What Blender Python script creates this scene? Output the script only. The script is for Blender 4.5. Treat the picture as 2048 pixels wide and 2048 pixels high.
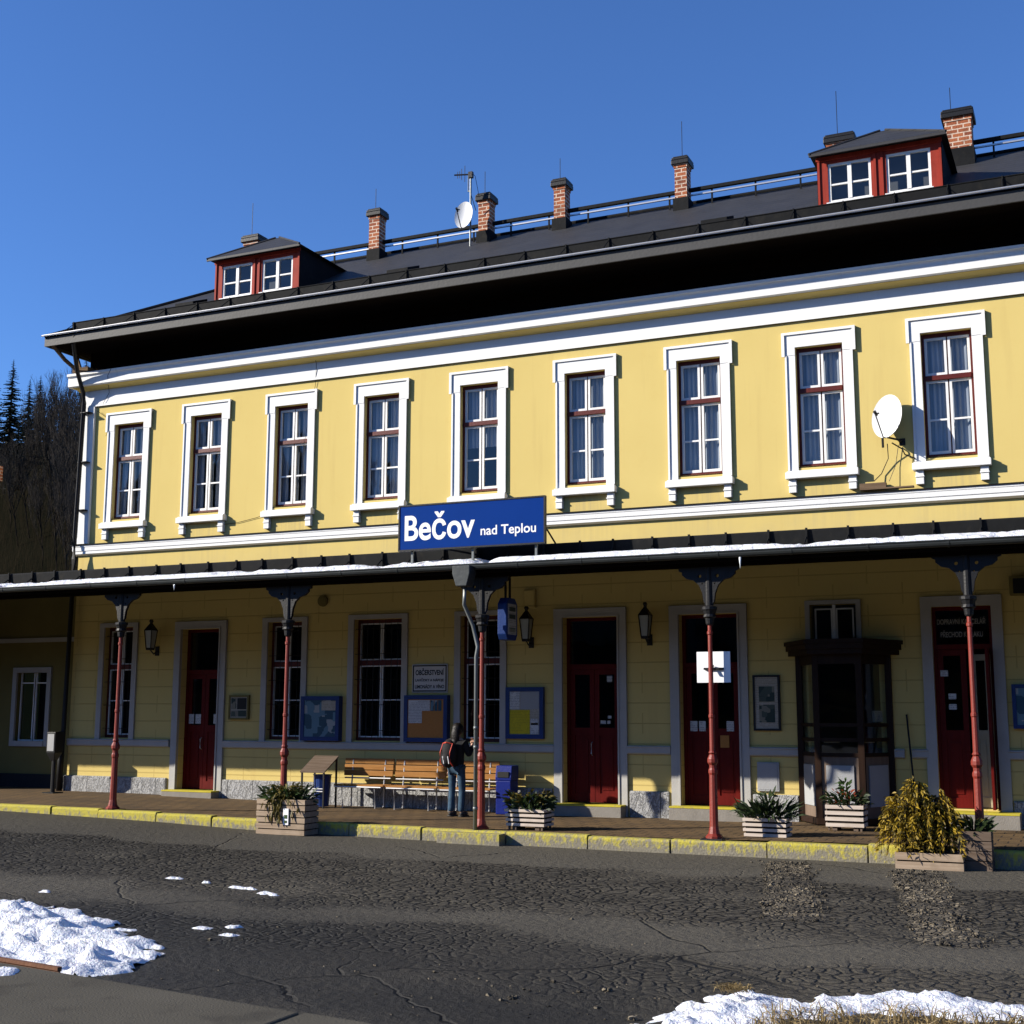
import bpy, bmesh, math, random
from mathutils import Vector, Matrix, noise

for o in list(bpy.data.objects): bpy.data.objects.remove(o)
SC = bpy.context.scene
COL = SC.collection
R = math.radians
rnd = random.Random(7)

# ------------------------------------------------------------------ camera, sky, sun, exposure
cam_d = bpy.data.cameras.new('camera')
cam_d.sensor_width = 36.0
cam_d.lens = 45.63
cam_d.clip_end = 3000
cam = bpy.data.objects.new('camera', cam_d)
COL.objects.link(cam)
YAW, PIT, ROLL = 0.4271, 0.1548, 0.0023
fwd = Vector((-math.sin(YAW)*math.cos(PIT), math.cos(YAW)*math.cos(PIT), math.sin(PIT)))
rgt = Vector((math.cos(YAW), math.sin(YAW), 0))
upv = rgt.cross(fwd)
r2 = math.cos(ROLL)*rgt + math.sin(ROLL)*upv
u2 = -math.sin(ROLL)*rgt + math.cos(ROLL)*upv
m = Matrix((r2, u2, -fwd)).transposed().to_4x4()
m.translation = Vector((19.698, -22.428, 1.7854))
cam.matrix_world = m
SC.camera = cam

SUN_AZ, SUN_EL = R(58), R(25)
sdir = Vector((-math.sin(SUN_AZ)*math.cos(SUN_EL), -math.cos(SUN_AZ)*math.cos(SUN_EL), math.sin(SUN_EL)))
world = bpy.data.worlds.new('World')
SC.world = world
world.use_nodes = True
nt = world.node_tree
bg = nt.nodes['Background']
sky = nt.nodes.new('ShaderNodeTexSky')
sky.sky_type = 'NISHITA'
sky.sun_disc = False
sky.sun_elevation = SUN_EL
sky.sun_rotation = math.atan2(sdir.x, sdir.y)
sky.altitude = 600
sky.air_density = 1.0
sky.dust_density = 0.0
sky.ozone_density = 4.0
bg.inputs['Strength'].default_value = 0.066
tint = nt.nodes.new('ShaderNodeMix'); tint.data_type = 'RGBA'; tint.blend_type = 'MULTIPLY'
tint.inputs[0].default_value = 1.0; tint.inputs[7].default_value = (.86, 1.2, 1.72, 1)
nt.links.new(sky.outputs[0], tint.inputs[6])
nt.links.new(tint.outputs[2], bg.inputs['Color'])
sun_d = bpy.data.lights.new('sun', 'SUN')
sun_d.energy = 5.0
sun_d.angle = R(0.5)
sun_d.color = (1.0, 0.93, 0.82)
sun = bpy.data.objects.new('sun', sun_d)
sun.rotation_euler = (-sdir).to_track_quat('-Z', 'Y').to_euler()
COL.objects.link(sun)
SC.view_settings.view_transform = 'Standard'
SC.view_settings.look = 'None'
SC.view_settings.exposure = 0.7
SC.view_settings.gamma = 1.0
SC.cycles.diffuse_bounces = 1

# ------------------------------------------------------------------ materials
class NT:
    def __init__(s, name):
        s.m = bpy.data.materials.new(name); s.m.use_nodes = True
        s.t = s.m.node_tree
        s.b = s.t.nodes['Principled BSDF']
        s.out = s.t.nodes['Material Output']
    def n(s, typ, **kw):
        nd = s.t.nodes.new('ShaderNode'+typ)
        for k, v in kw.items(): setattr(nd, k, v)
        return nd
    def l(s, a, b): s.t.links.new(a, b)
    def val(s, sock, v):
        if hasattr(v, 'is_output'): s.l(v, sock)
        else: sock.default_value = v
    def math(s, op, a, b=0.0, c=0.0, clamp=False):
        nd = s.n('Math', operation=op, use_clamp=clamp)
        for i, v in enumerate((a, b, c)): s.val(nd.inputs[i], v)
        return nd.outputs[0]
    def mix(s, f, a, b, mode='MIX'):
        nd = s.n('Mix', data_type='RGBA', blend_type=mode)
        s.val(nd.inputs[0], f)
        for i, v in ((6, a), (7, b)):
            if isinstance(v, tuple): v = (*v[:3], 1)
            s.val(nd.inputs[i], v)
        return nd.outputs[2]
    def ramp(s, f, a, b):
        nd = s.n('MapRange'); nd.clamp = True
        s.val(nd.inputs[0], f); nd.inputs[1].default_value = a; nd.inputs[2].default_value = b
        return nd.outputs[0]
    def obj(s):
        return s.n('TexCoord').outputs['Object']
    def noise(s, scale, detail=4, vec=None, rough=.55, dist=0.0):
        nd = s.n('TexNoise'); nd.inputs['Scale'].default_value = scale; nd.inputs['Detail'].default_value = detail
        nd.inputs['Roughness'].default_value = rough; nd.inputs['Distortion'].default_value = dist
        s.l(vec or s.obj(), nd.inputs['Vector'])
        return nd.outputs['Fac']
    def xyz(s, vec=None):
        nd = s.n('SeparateXYZ'); s.l(vec or s.obj(), nd.inputs[0]); return nd.outputs
    def vec(s, x, y, z):
        nd = s.n('CombineXYZ')
        for i, v in enumerate((x, y, z)): s.val(nd.inputs[i], v)
        return nd.outputs[0]
    def bump(s, h, dist=.01, strength=1.0, nrm=None):
        nd = s.n('Bump'); nd.inputs['Distance'].default_value = dist; nd.inputs['Strength'].default_value = strength
        s.l(h, nd.inputs['Height'])
        if nrm is not None: s.l(nrm, nd.inputs['Normal'])
        return nd.outputs[0]
    def done(s, col=None, rough=.6, nrm=None, metal=0.0, spec=.3):
        if col is not None: s.val(s.b.inputs['Base Color'], (*col[:3], 1) if isinstance(col, tuple) else col)
        s.val(s.b.inputs['Roughness'], rough)
        s.b.inputs['Metallic'].default_value = metal
        s.b.inputs['Specular IOR Level'].default_value = spec
        if nrm is not None: s.l(nrm, s.b.inputs['Normal'])
        return s.m

def basic(name, col, rough=.6, var=.18, scale=3.0, bump=.003, bscale=40, metal=0.0, spec=.3, dirt=None):
    g = NT(name)
    f = g.noise(scale, 5)
    c = g.mix(f, tuple(v*(1-var*1.4) for v in col), tuple(min(1, v*(1+var)) for v in col))
    if dirt:
        c = g.mix(g.ramp(g.noise(scale*2.3, 6), .55, .72), c, dirt)
    nrm = g.bump(g.noise(bscale, 3), bump) if bump else None
    return g.done(c, rough, nrm, metal, spec)

def mk_wall():
    g = NT('yellow_render')
    x, y, z = g.xyz()
    f = g.noise(.7, 6)
    c = g.mix(f, (.60, .465, .165), (.665, .525, .195))
    c = g.mix(g.math('MULTIPLY', g.ramp(g.noise(3.5, 6, rough=.7), .55, .8), .25), c, (.58, .41, .13))
    # vertical rain streaks
    st = g.noise(1.0, 5, g.vec(g.math('MULTIPLY', x, 5.0), 0.0, g.math('MULTIPLY', z, .35)))
    c = g.mix(g.math('MULTIPLY', g.ramp(st, .55, .75), .34), c, (.52, .38, .14))
    # rain drips below the sills
    fx0 = g.math('ABSOLUTE', g.math('SUBTRACT', g.math('FRACT', g.math('ADD', g.math('DIVIDE', g.math('SUBTRACT', x, .04), 2.19), .5)), .5))
    dr = g.noise(1.0, 4, g.vec(g.math('MULTIPLY', x, 16.0), 0.0, g.math('MULTIPLY', z, .5)))
    dm = g.math('MULTIPLY', g.math('MULTIPLY', g.ramp(fx0, .30, .24), g.ramp(z, 4.7, 5.8)), g.math('LESS_THAN', z, 5.9))
    c = g.mix(g.math('MULTIPLY', g.math('MULTIPLY', dm, g.ramp(dr, .42, .7)), .5), c, (.40, .33, .19))
    sp_ = g.math('MULTIPLY', g.math('MULTIPLY', g.ramp(z, 5.25, 4.75), g.math('GREATER_THAN', z, 4.6)), g.ramp(g.noise(2.6, 6), .35, .65))
    c = g.mix(g.math('MULTIPLY', sp_, .45), c, (.42, .35, .20))
    # course joints in the ground floor render
    low = g.math('LESS_THAN', z, 4.3)
    fr = g.math('FRACT', g.math('DIVIDE', z, .363))
    j = g.math('LESS_THAN', g.math('ABSOLUTE', g.math('SUBTRACT', fr, .5)), .022)
    row = g.math('FLOOR', g.math('DIVIDE', z, .363))
    fx = g.math('FRACT', g.math('ADD', g.math('DIVIDE', x, 1.15), g.math('MULTIPLY', row, .5)))
    jv = g.math('LESS_THAN', g.math('ABSOLUTE', g.math('SUBTRACT', fx, .5)), .007)
    j = g.math('MULTIPLY', g.math('MAXIMUM', j, jv), low)
    c = g.mix(g.math('MULTIPLY', j, .45), c, (.38, .27, .09))
    h = g.math('SUBTRACT', g.math('MULTIPLY', g.noise(55, 4), .15), j)
    return g.done(c, .9, g.bump(h, .006), spec=0)

def mk_white():
    g = NT('white_paint')
    x, y, z = g.xyz()
    c = g.mix(g.noise(1.3, 6), (.76, .77, .76), (.84, .84, .82))
    st = g.noise(1.0, 5, g.vec(g.math('MULTIPLY', x, 9.0), y, g.math('MULTIPLY', z, .8)))
    c = g.mix(g.math('MULTIPLY', g.ramp(st, .6, .8), .3), c, (.5, .49, .46))
    return g.done(c, .7, g.bump(g.noise(50, 4), .003), spec=.2)

def mk_granite():
    g = NT('granite_blocks')
    x, y, z = g.xyz()
    w = g.noise(9, 4)
    v = g.n('TexVoronoi', feature='DISTANCE_TO_EDGE'); v.inputs['Scale'].default_value = 11
    g.l(g.vec(g.math('ADD', g.math('MULTIPLY', x, 1.7), g.math('MULTIPLY', w, .6)), y, g.math('ADD', g.math('MULTIPLY', z, .55), g.math('MULTIPLY', w, .5))), v.inputs['Vector'])
    e = g.ramp(v.outputs['Distance'], .02, .1)
    c = g.mix(e, (.17, .17, .17), (.44, .44, .43))
    c = g.mix(g.ramp(g.noise(60, 2), .4, .6), c, (.34, .34, .34))
    fx = g.math('FRACT', g.math('DIVIDE', x, .62))
    j = g.math('LESS_THAN', fx, .025)
    c = g.mix(j, c, (.1, .1, .1))
    return g.done(c, .9, g.bump(g.math('SUBTRACT', e, j), .012), spec=.2)

def mk_brick():
    g = NT('chimney_brick')
    x, y, z = g.xyz()
    b = g.n('TexBrick'); b.inputs['Scale'].default_value = 1.0
    b.inputs['Brick Width'].default_value = .21; b.inputs['Row Height'].default_value = .085
    b.inputs['Mortar Size'].default_value = .012; b.inputs['Color1'].default_value = (.42, .13, .05, 1)
    b.inputs['Color2'].default_value = (.22, .06, .03, 1); b.inputs['Mortar'].default_value = (.62, .47, .36, 1)
    g.l(g.vec(g.math('ADD', x, y), z, 0.0), b.inputs['Vector'])
    c = g.mix(g.math('MULTIPLY', g.ramp(g.noise(4, 5), .5, .75), .6), b.outputs['Color'], (.06, .04, .03))
    h = g.math('SUBTRACT', g.noise(30, 4), b.outputs['Fac'])
    return g.done(c, .9, g.bump(h, .01))

def mk_roof():
    g = NT('dark_roofing')
    x, y, z = g.xyz()
    w = g.noise(1.6, 4)
    fr = g.math('FRACT', g.math('ADD', g.math('DIVIDE', z, .13), g.math('MULTIPLY', w, .35)))
    row = g.math('FLOOR', g.math('DIVIDE', z, .13))
    fx = g.math('FRACT', g.math('ADD', g.math('DIVIDE', x, .3), g.math('MULTIPLY', row, .5)))
    gap = g.math('LESS_THAN', fx, .05)
    c = g.mix(g.noise(2.2, 6), (.016, .0165, .0175), (.046, .045, .045))
    c = g.mix(g.math('MULTIPLY', g.math('LESS_THAN', fr, .12), .7), c, (.007, .007, .008))
    h = g.math('SUBTRACT', g.math('SUBTRACT', 1.0, fr), gap)
    return g.done(c, .62, g.bump(h, .012), spec=.35)

def mk_asphalt():
    g = NT('old_asphalt')
    co = g.obj()
    x, y, z = g.xyz(co)
    n1 = g.noise(.33, 5); n2 = g.noise(1.7, 6); n3 = g.noise(120, 2)
    wv = g.n('TexNoise'); wv.inputs['Scale'].default_value = 1.4; wv.inputs['Detail'].default_value = 4
    g.l(co, wv.inputs['Vector'])
    ad = g.n('VectorMath', operation='MULTIPLY_ADD'); g.l(wv.outputs['Color'], ad.inputs[0])
    ad.inputs[1].default_value = (.55, .55, 0); g.l(co, ad.inputs[2])
    def crack(scale, width, jit=1.0):
        v = g.n('TexVoronoi', feature='DISTANCE_TO_EDGE'); v.inputs['Scale'].default_value = scale
        v.inputs['Randomness'].default_value = jit
        g.l(ad.outputs[0], v.inputs['Vector'])
        return g.math('SUBTRACT', 1.0, g.ramp(v.outputs['Distance'], 0.0, width))
    small = crack(7.5, .17); mid = crack(3.2, .075); big = crack(.30, .007)
    # alligator cracking runs in a band along the platform, smooth patches between
    yy = g.math('ADD', y, g.math('ADD', g.math('MULTIPLY', g.math('SUBTRACT', n1, .5), 3.2), g.math('MULTIPLY', g.math('SUBTRACT', n2, .5), .5)))
    band = g.math('MULTIPLY', g.ramp(yy, -6.0, -6.2), g.ramp(yy, -10.3, -9.6))
    band2 = g.math('MULTIPLY', g.math('MULTIPLY', g.ramp(yy, -10.9, -11.3), g.ramp(yy, -13.4, -12.6)), .6)
    band = g.math('MAXIMUM', band, band2)
    band = g.math('MULTIPLY', band, g.ramp(g.noise(.42, 4), .3, .5))
    mask2 = g.ramp(g.noise(.5, 4, dist=.5), .5, .62)
    cr = g.math('MAXIMUM', g.math('MULTIPLY', small, band), g.math('MULTIPLY', big, g.ramp(g.noise(.35, 3), .45, .6)))
    cr = g.math('MAXIMUM', cr, g.math('MULTIPLY', mid, g.math('MULTIPLY', mask2, g.math('MULTIPLY', band, .9))))
    c = g.mix(n1, (.062, .053, .039), (.10, .088, .066))
    c = g.mix(g.ramp(n2, .35, .7), c, (.066, .058, .044))
    c = g.mix(g.math('MULTIPLY', g.ramp(n3, .5, .75), .5), c, (.13, .118, .095))
    c = g.mix(g.math('MULTIPLY', g.ramp(n3, .5, .28), .5), c, (.03, .029, .026))
    # meltwater keeps the ground near the left snow and the gutter strip damp and dark
    dx = g.math('SUBTRACT', x, 11.5); dy = g.math('SUBTRACT', y, -13.0)
    d = g.math('SQRT', g.math('ADD', g.math('MULTIPLY', g.math('MULTIPLY', dx, dx), .30), g.math('MULTIPLY', dy, dy)))
    wet = g.ramp(g.math('ADD', d, g.math('MULTIPLY', g.math('SUBTRACT', n2, .5), 2.5)), 3.6, 1.4)
    ddx = g.math('SUBTRACT', x, 6.0)
    lw = g.ramp(g.math('ADD', x, g.math('MULTIPLY', g.math('SUBTRACT', n1, .5), 6.0)), 11.0, 5.0)
    wet = g.math('MAXIMUM', wet, g.math('MULTIPLY', lw, .55))
    ex = g.math('SUBTRACT', x, 15.3); ey = g.math('SUBTRACT', y, -13.9)
    d2 = g.math('SQRT', g.math('ADD', g.math('MULTIPLY', g.math('MULTIPLY', ex, ex), .25), g.math('MULTIPLY', ey, ey)))
    wet = g.math('MAXIMUM', wet, g.ramp(g.math('ADD', d2, g.math('MULTIPLY', g.math('SUBTRACT', n2, .5), 1.6)), 1.5, .4))
    dust = g.noise(1.0, 5, g.vec(g.math('MULTIPLY', x, .22), g.math('MULTIPLY', y, 1.1), 0.0))
    c = g.mix(g.math('MULTIPLY', g.ramp(dust, .52, .72), .5), c, (.125, .11, .082))
    c = g.mix(g.math('MULTIPLY', wet, .72), c, (.012, .0125, .012))
    smooth_ = g.math('MAXIMUM', g.ramp(yy, -6.15, -5.95), g.math('MULTIPLY', g.ramp(yy, -9.9, -10.3), g.ramp(yy, -11.3, -10.9)))
    c = g.mix(g.math('MULTIPLY', smooth_, .75), c, (.098, .088, .068))
    c = g.mix(g.math('MULTIPLY', g.math('MULTIPLY', wet, g.ramp(n1, .3, .6)), .45), c, (.016, .016, .015))
    c = g.mix(g.math('MULTIPLY', cr, .92), c, (.010, .009, .007))
    c = g.mix(g.math('MULTIPLY', g.ramp(g.noise(5.0, 6, rough=.7), .56, .75), .5), c, (.035, .031, .024))
    h = g.math('ADD', g.math('MULTIPLY', cr, -1.0), g.math('ADD', g.math('MULTIPLY', n3, .2), g.math('MULTIPLY', g.noise(11, 5, rough=.65), .9)))
    ro = g.math('SUBTRACT', .9, g.math('MULTIPLY', wet, .25))
    return g.done(c, ro, g.bump(h, .045), spec=.2)

def mk_gravel(name, a, b, sc=22):
    g = NT(name)
    v = g.n('TexVoronoi'); v.inputs['Scale'].default_value = sc; g.l(g.obj(), v.inputs['Vector'])
    e = g.n('TexVoronoi', feature='DISTANCE_TO_EDGE'); e.inputs['Scale'].default_value = sc; g.l(g.obj(), e.inputs['Vector'])
    k = g.xyz(v.outputs['Color'])[0]
    c = g.mix(k, a, b)
    c = g.mix(g.ramp(e.outputs['Distance'], .08, .0), c, (.02, .017, .013))
    c = g.mix(g.math('MULTIPLY', g.ramp(g.noise(1.8, 5), .42, .62), .8), c, (.05, .044, .034))
    return g.done(c, .95, g.bump(g.math('ADD', g.ramp(e.outputs['Distance'], 0, .2), k), .05))

def mk_pavement():
    g = NT('pavement_tiles')
    x, y, z = g.xyz()
    b = g.n('TexBrick'); b.offset = 0.5
    b.inputs['Scale'].default_value = 1.0; b.inputs['Brick Width'].default_value = .3; b.inputs['Row Height'].default_value = .3
    b.inputs['Mortar Size'].default_value = .012
    b.inputs['Color1'].default_value = (.15, .092, .038, 1); b.inputs['Color2'].default_value = (.12, .074, .032, 1); b.inputs['Mortar'].default_value = (.025, .018, .012, 1)
    g.l(g.obj(), b.inputs['Vector'])
    c = g.mix(g.math('MULTIPLY', g.ramp(g.noise(1.2, 6), .4, .7), .6), b.outputs['Color'], (.05, .034, .02))
    return g.done(c, .88, g.bump(g.math('SUBTRACT', g.noise(40, 3), b.outputs['Fac']), .008))

def mk_kerb():
    g = NT('kerb_stone')
    x, y, z = g.xyz()
    st = g.mix(g.noise(35, 5), (.12, .11, .085), (.30, .27, .20))
    f = g.math('ADD', g.math('MULTIPLY', g.noise(14, 6, g.vec(g.math('MULTIPLY', x, 1.2), y, g.math('MULTIPLY', z, .7)), .7), 1.3), g.math('MULTIPLY', z, 1.3))
    paint = g.mix(g.noise(6, 4), (.42, .36, .03), (.50, .43, .05))
    c = g.mix(g.math('MULTIPLY', g.ramp(f, .46, .68), .85), st, paint)
    return g.done(c, .9, g.bump(g.noise(30, 6), .012))

def mk_glass():
    g = NT('window_glass')
    tr = g.n('BsdfTransparent'); tr.inputs[0].default_value = (.86, .9, .93, 1)
    gl = g.n('BsdfGlossy'); gl.inputs['Roughness'].default_value = .02
    lw = g.n('LayerWeight'); lw.inputs['Blend'].default_value = .5
    fr = g.math('MULTIPLY_ADD', g.math('POWER', lw.outputs['Facing'], 4.0), .9, .07)
    mx = g.n('MixShader')
    g.l(fr, mx.inputs[0]); g.l(tr.outputs[0], mx.inputs[1]); g.l(gl.outputs[0], mx.inputs[2])
    nb = g.bump(g.noise(1.2, 2), .004); g.l(nb, gl.inputs['Normal'])
    g.l(mx.outputs[0], g.out.inputs[0])
    return g.m

def mk_curtain():
    g = NT('net_curtain')
    x, y, z = g.xyz()
    f = g.noise(1.0, 3, g.vec(g.math('MULTIPLY', x, 26.0), 0.0, g.math('MULTIPLY', z, .6)))
    c = g.mix(f, (.18, .195, .23), (.54, .56, .60))
    tr = g.n('BsdfTransparent'); mx = g.n('MixShader')
    g.done(c, .9)
    g.val(mx.inputs[0], g.math('MULTIPLY_ADD', f, .5, .6)); g.l(tr.outputs[0], mx.inputs[1]); g.l(g.b.outputs[0], mx.inputs[2])
    g.l(mx.outputs[0], g.out.inputs[0])
    return g.m

def mk_snow():
    g = NT('old_snow')
    n = g.noise(2.5, 6)
    c = g.mix(n, (.70, .72, .75), (.86, .87, .89))
    c = g.mix(g.math('MULTIPLY', g.ramp(g.noise(12, 6), .55, .75), .5), c, (.33, .32, .30))
    g.b.inputs['Subsurface Weight'].default_value = .08
    return g.done(c, .55, g.bump(g.math('ADD', g.noise(7, 6), g.math('MULTIPLY', g.noise(45, 4), .3)), .06))

def mk_wood(name, a, b, rough=.6, axis=0, sc=1.0):
    g = NT(name)
    x, y, z = g.xyz()
    s = [22.0*sc, 22.0*sc, 22.0*sc]; s[axis] = 1.3*sc
    f = g.noise(1.0, 6, g.vec(g.math('MULTIPLY', x, s[0]), g.math('MULTIPLY', y, s[1]), g.math('MULTIPLY', z, s[2])), .65)
    c = g.mix(g.ramp(f, .3, .7), a, b)
    c = g.mix(g.math('MULTIPLY', g.ramp(g.noise(3, 5), .55, .75), .4), c, tuple(v*.45 for v in a))
    return g.done(c, rough, g.bump(f, .004), spec=.12 if rough < .7 else .03)

def mk_leaf(name, a, b):
    g = NT(name)
    c = g.mix(g.ramp(g.noise(9, 3), .35, .65), a, b)
    tl = g.n('BsdfTranslucent'); g.l(c, tl.inputs[0])
    mx = g.n('MixShader'); mx.inputs[0].default_value = .25
    g.done(c, .55, None)
    g.l(g.b.outputs[0], mx.inputs[1]); g.l(tl.outputs[0], mx.inputs[2]); g.l(mx.outputs[0], g.out.inputs[0])
    return g.m

def mk_poster(name, cols, sc=3.0, seed=0.0):
    """printed picture: a few blocks of colour"""
    g = NT(name)
    v = g.n('TexVoronoi', distance='CHEBYCHEV'); v.inputs['Scale'].default_value = sc
    g.l(g.vec(g.math('ADD', g.xyz()[0], seed), 0.0, g.xyz()[2]), v.inputs['Vector'])
    k = g.xyz(v.outputs['Color'])[0]
    c = g.mix(g.math('GREATER_THAN', k, .35), cols[0], cols[1])
    c = g.mix(g.math('GREATER_THAN', k, .7), c, cols[2])
    return g.done(c, .4)

def mk_print(name, col, ink):
    g = NT(name)
    x, y, z = g.xyz()
    fr = g.math('FRACT', g.math('MULTIPLY', z, 34.0)); row = g.math('FLOOR', g.math('MULTIPLY', z, 34.0))
    w = g.noise(1.0, 2, g.vec(g.math('MULTIPLY', x, 70.0), 0.0, g.math('MULTIPLY', row, 5.3)))
    k = g.math('MULTIPLY', g.math('LESS_THAN', fr, .45), g.math('GREATER_THAN', w, .45))
    k = g.math('MULTIPLY', k, g.math('GREATER_THAN', g.noise(6, 1), .42))
    c = g.mix(g.math('MULTIPLY', k, .75), g.mix(g.noise(5, 3), tuple(v*.9 for v in col), col), ink)
    return g.done(c, .75, None, spec=.15)

M = {
 'wall': mk_wall(), 'white': mk_white(), 'granite': mk_granite(), 'brick': mk_brick(), 'roof': mk_roof(),
 'asphalt': mk_asphalt(), 'pave': mk_pavement(), 'kerb': mk_kerb(), 'glass': mk_glass(), 'curtain': mk_curtain(), 'snow': mk_snow(),
 'gravel': mk_gravel('broken_asphalt', (.075, .062, .044), (.30, .25, .17), 17),
 'grey_trim': basic('grey_trim', (.42, .41, .385), .7, .15, 2.5),
 'frame_white': basic('sash_white', (.80, .80, .78), .45, .05, 8),
 'frame_red': basic('oxblood_paint', (.10, .013, .008), .45, .25, 6),
 'door_red': mk_wood('door_red', (.085, .005, .0035), (.13, .008, .005), .5, 2, .5),
 'door_cream': basic('door_cream', (.44, .38, .26), .5, .12, 3),
 'dormer_red': mk_wood('dormer_red', (.24, .030, .018), (.34, .045, .028), .6, 2, .6),
 'sheet': basic('dark_sheet_metal', (.011, .0115, .012), .75, .4, 3, .004, 12, .0, .12, (.018, .017, .015)),
 'fascia': basic('grey_fascia', (.058, .057, .056), .6, .2, 2, .004, 20),
 'gutter': basic('grey_zinc', (.036, .042, .043), .5, .3, 2.5, .003, 15, .3, .5),
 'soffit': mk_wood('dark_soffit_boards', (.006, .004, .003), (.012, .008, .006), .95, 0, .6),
 'iron_red': basic('column_red', (.21, .027, .016), .5, .22, 7, .003, 50, 0, .4, (.20, .035, .02)),
 'iron_black': basic('black_iron', (.010, .010, .011), .5, .3, 6),
 'zinc_pipe': basic('pale_pipe', (.17, .185, .18), .4, .15, 4, .002, 20, .3, .5),
 'sign_blue': basic('sign_blue', (.003, .034, .205), .6, .08, 1.5, .001, 20, 0, .03),
 'board_blue': basic('board_blue', (.010, .035, .15), .4, .15, 3),
 'bin_blue': basic('bin_blue', (.006, .016, .16), .35, .15, 4),
 'letter': basic('letter_white', (.86, .86, .86), .4, .02, 4, 0),
 'ink': basic('black_ink', (.012, .012, .012), .6, .1, 4, 0),
 'paper': mk_print('paper', (.62, .63, .62), (.20, .20, .22)),
 'paper2': mk_print('aged_paper', (.46, .42, .34), (.26, .23, .18)),
 'yellow_paper': mk_print('yellow_paper', (.62, .50, .03), (.34, .27, .03)),
 'cork': basic('cork', (.42, .19, .055), .9, .12, 25),
 'poster1': mk_poster('poster_town', ((.02, .07, .11), (.10, .20, .26), (.30, .33, .33)), 6),
 'poster2': mk_poster('poster_hills', ((.02, .04, .03), (.06, .08, .06), (.20, .19, .14)), 9, 3),
 'brown_dark': mk_wood('kiosk_wood', (.016, .008, .005), (.028, .014, .008), .5, 2, .6),
 'enamel': basic('old_white_enamel', (.60, .58, .55), .4, .08, 6, 0),
 'grey_panel': basic('grey_panel', (.34, .345, .35), .55, .08, 3),
 'warm_panel': mk_wood('kiosk_lower_panel', (.14, .10, .075), (.19, .14, .105), .5, 2, .6),
 'lamp_glass': basic('frosted_lamp_glass', (.36, .40, .41), .3, .05, 5),
 'crate': mk_wood('weathered_planks', (.26, .19, .13), (.42, .33, .24), .85, 0),
 'crate_pale': mk_wood('pale_planks', (.48, .40, .33), (.66, .58, .50), .8, 0),
 'crate_dark': mk_wood('dark_planks', (.10, .07, .05), (.17, .13, .10), .85, 0),
 'bench': mk_wood('varnished_bench_wood', (.26, .115, .032), (.44, .22, .07), .4, 0),
 'soil': basic('soil', (.03, .022, .015), .95, .4, 9, .02, 20),
 'tube': basic('bare_steel_tube', (.50, .50, .50), .35, .1, 5, 0, 10, .6, .5),
 'leaf_dark': mk_leaf('dark_leaves', (.012, .026, .010), (.045, .07, .022)),
 'leaf_green': mk_leaf('green_leaves', (.03, .07, .012), (.06, .11, .03)),
 'leaf_yellow': mk_leaf('yellow_leaves', (.20, .135, .010), (.46, .31, .025)),
 'leaf_olive': mk_leaf('olive_leaves', (.07, .06, .012), (.16, .12, .02)),
 'leaf_red': mk_leaf('red_leaves', (.18, .03, .015), (.25, .06, .02)),
 'needle': mk_leaf('spruce_needles', (.006, .012, .008), (.016, .026, .016)),
 'bark': basic('bark', (.03, .024, .018), .95, .3, 3, .01, 10, 0, 0),
 'twig': basic('bare_twigs', (.052, .046, .040), .95, .25, .4, 0, 40, 0, 0),
 'twig_dark': basic('undergrowth_twigs', (.020, .016, .010), .95, .3, .3, 0, 40, 0, 0),
 'hill': basic('forest_floor', (.008, .008, .005), 1, .5, .08, 0, 40, 0, 0),
 'dry_grass': mk_leaf('dry_grass', (.16, .11, .045), (.34, .25, .11)),
 'rust': basic('rust', (.16, .07, .035), .8, .35, 5, .006, 30),
 'concrete': basic('platform_concrete', (.088, .080, .062), .95, .2, 1.2, .006, 60, 0, .1, (.055, .05, .04)),
 'dish': basic('dish_white', (.74, .74, .72), .4, .04, 3, 0),
 'ice': basic('ice', (.75, .8, .84), .15, .05, 5, 0, 10, 0, .6),
 'denim': basic('denim', (.035, .075, .12), .85, .45, 16, .004, 60),
 'jacket': basic('black_jacket', (.010, .010, .012), .8, .3, 8, .004, 30),
 'hair': basic('dark_hair', (.008, .006, .005), .5, .3, 30, .006, 60),
 'skin': basic('skin', (.50, .30, .21), .55, .06, 8, 0),
 'shoe': basic('shoe', (.03, .028, .026), .6, .2, 8, 0),
 'pack': basic('backpack_cloth', (.014, .013, .015), .8, .3, 8, .004, 40),
 'pack_red': basic('backpack_trim', (.55, .055, .03), .6, .1, 8, 0),
 'dark_in': basic('dark_interior', (.02, .02, .022), .9, .2, 1, 0),
 'room': basic('room_wall', (.10, .10, .10), .9, .2, 1, 0),
 'step_yellow': basic('step_paint', (.50, .42, .04), .8, .2, 5, .003, 30, 0, .2, (.26, .23, .12)),
 'stone': basic('step_stone', (.24, .22, .19), .9, .2, 6, .006, 40),
 'wall_dim': basic('side_wing_shaded_render', (.20, .165, .062), .95, .2, 1, .004, 40, 0, 0),  # dull yellow render, with some of the wing's shade put into the colour
 'plank_old': mk_wood('old_plank', (.10, .065, .04), (.2, .14, .09), .9, 0),
 'terracotta': basic('terracotta', (.36, .08, .04), .7, .15, 8, 0),
}

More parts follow.
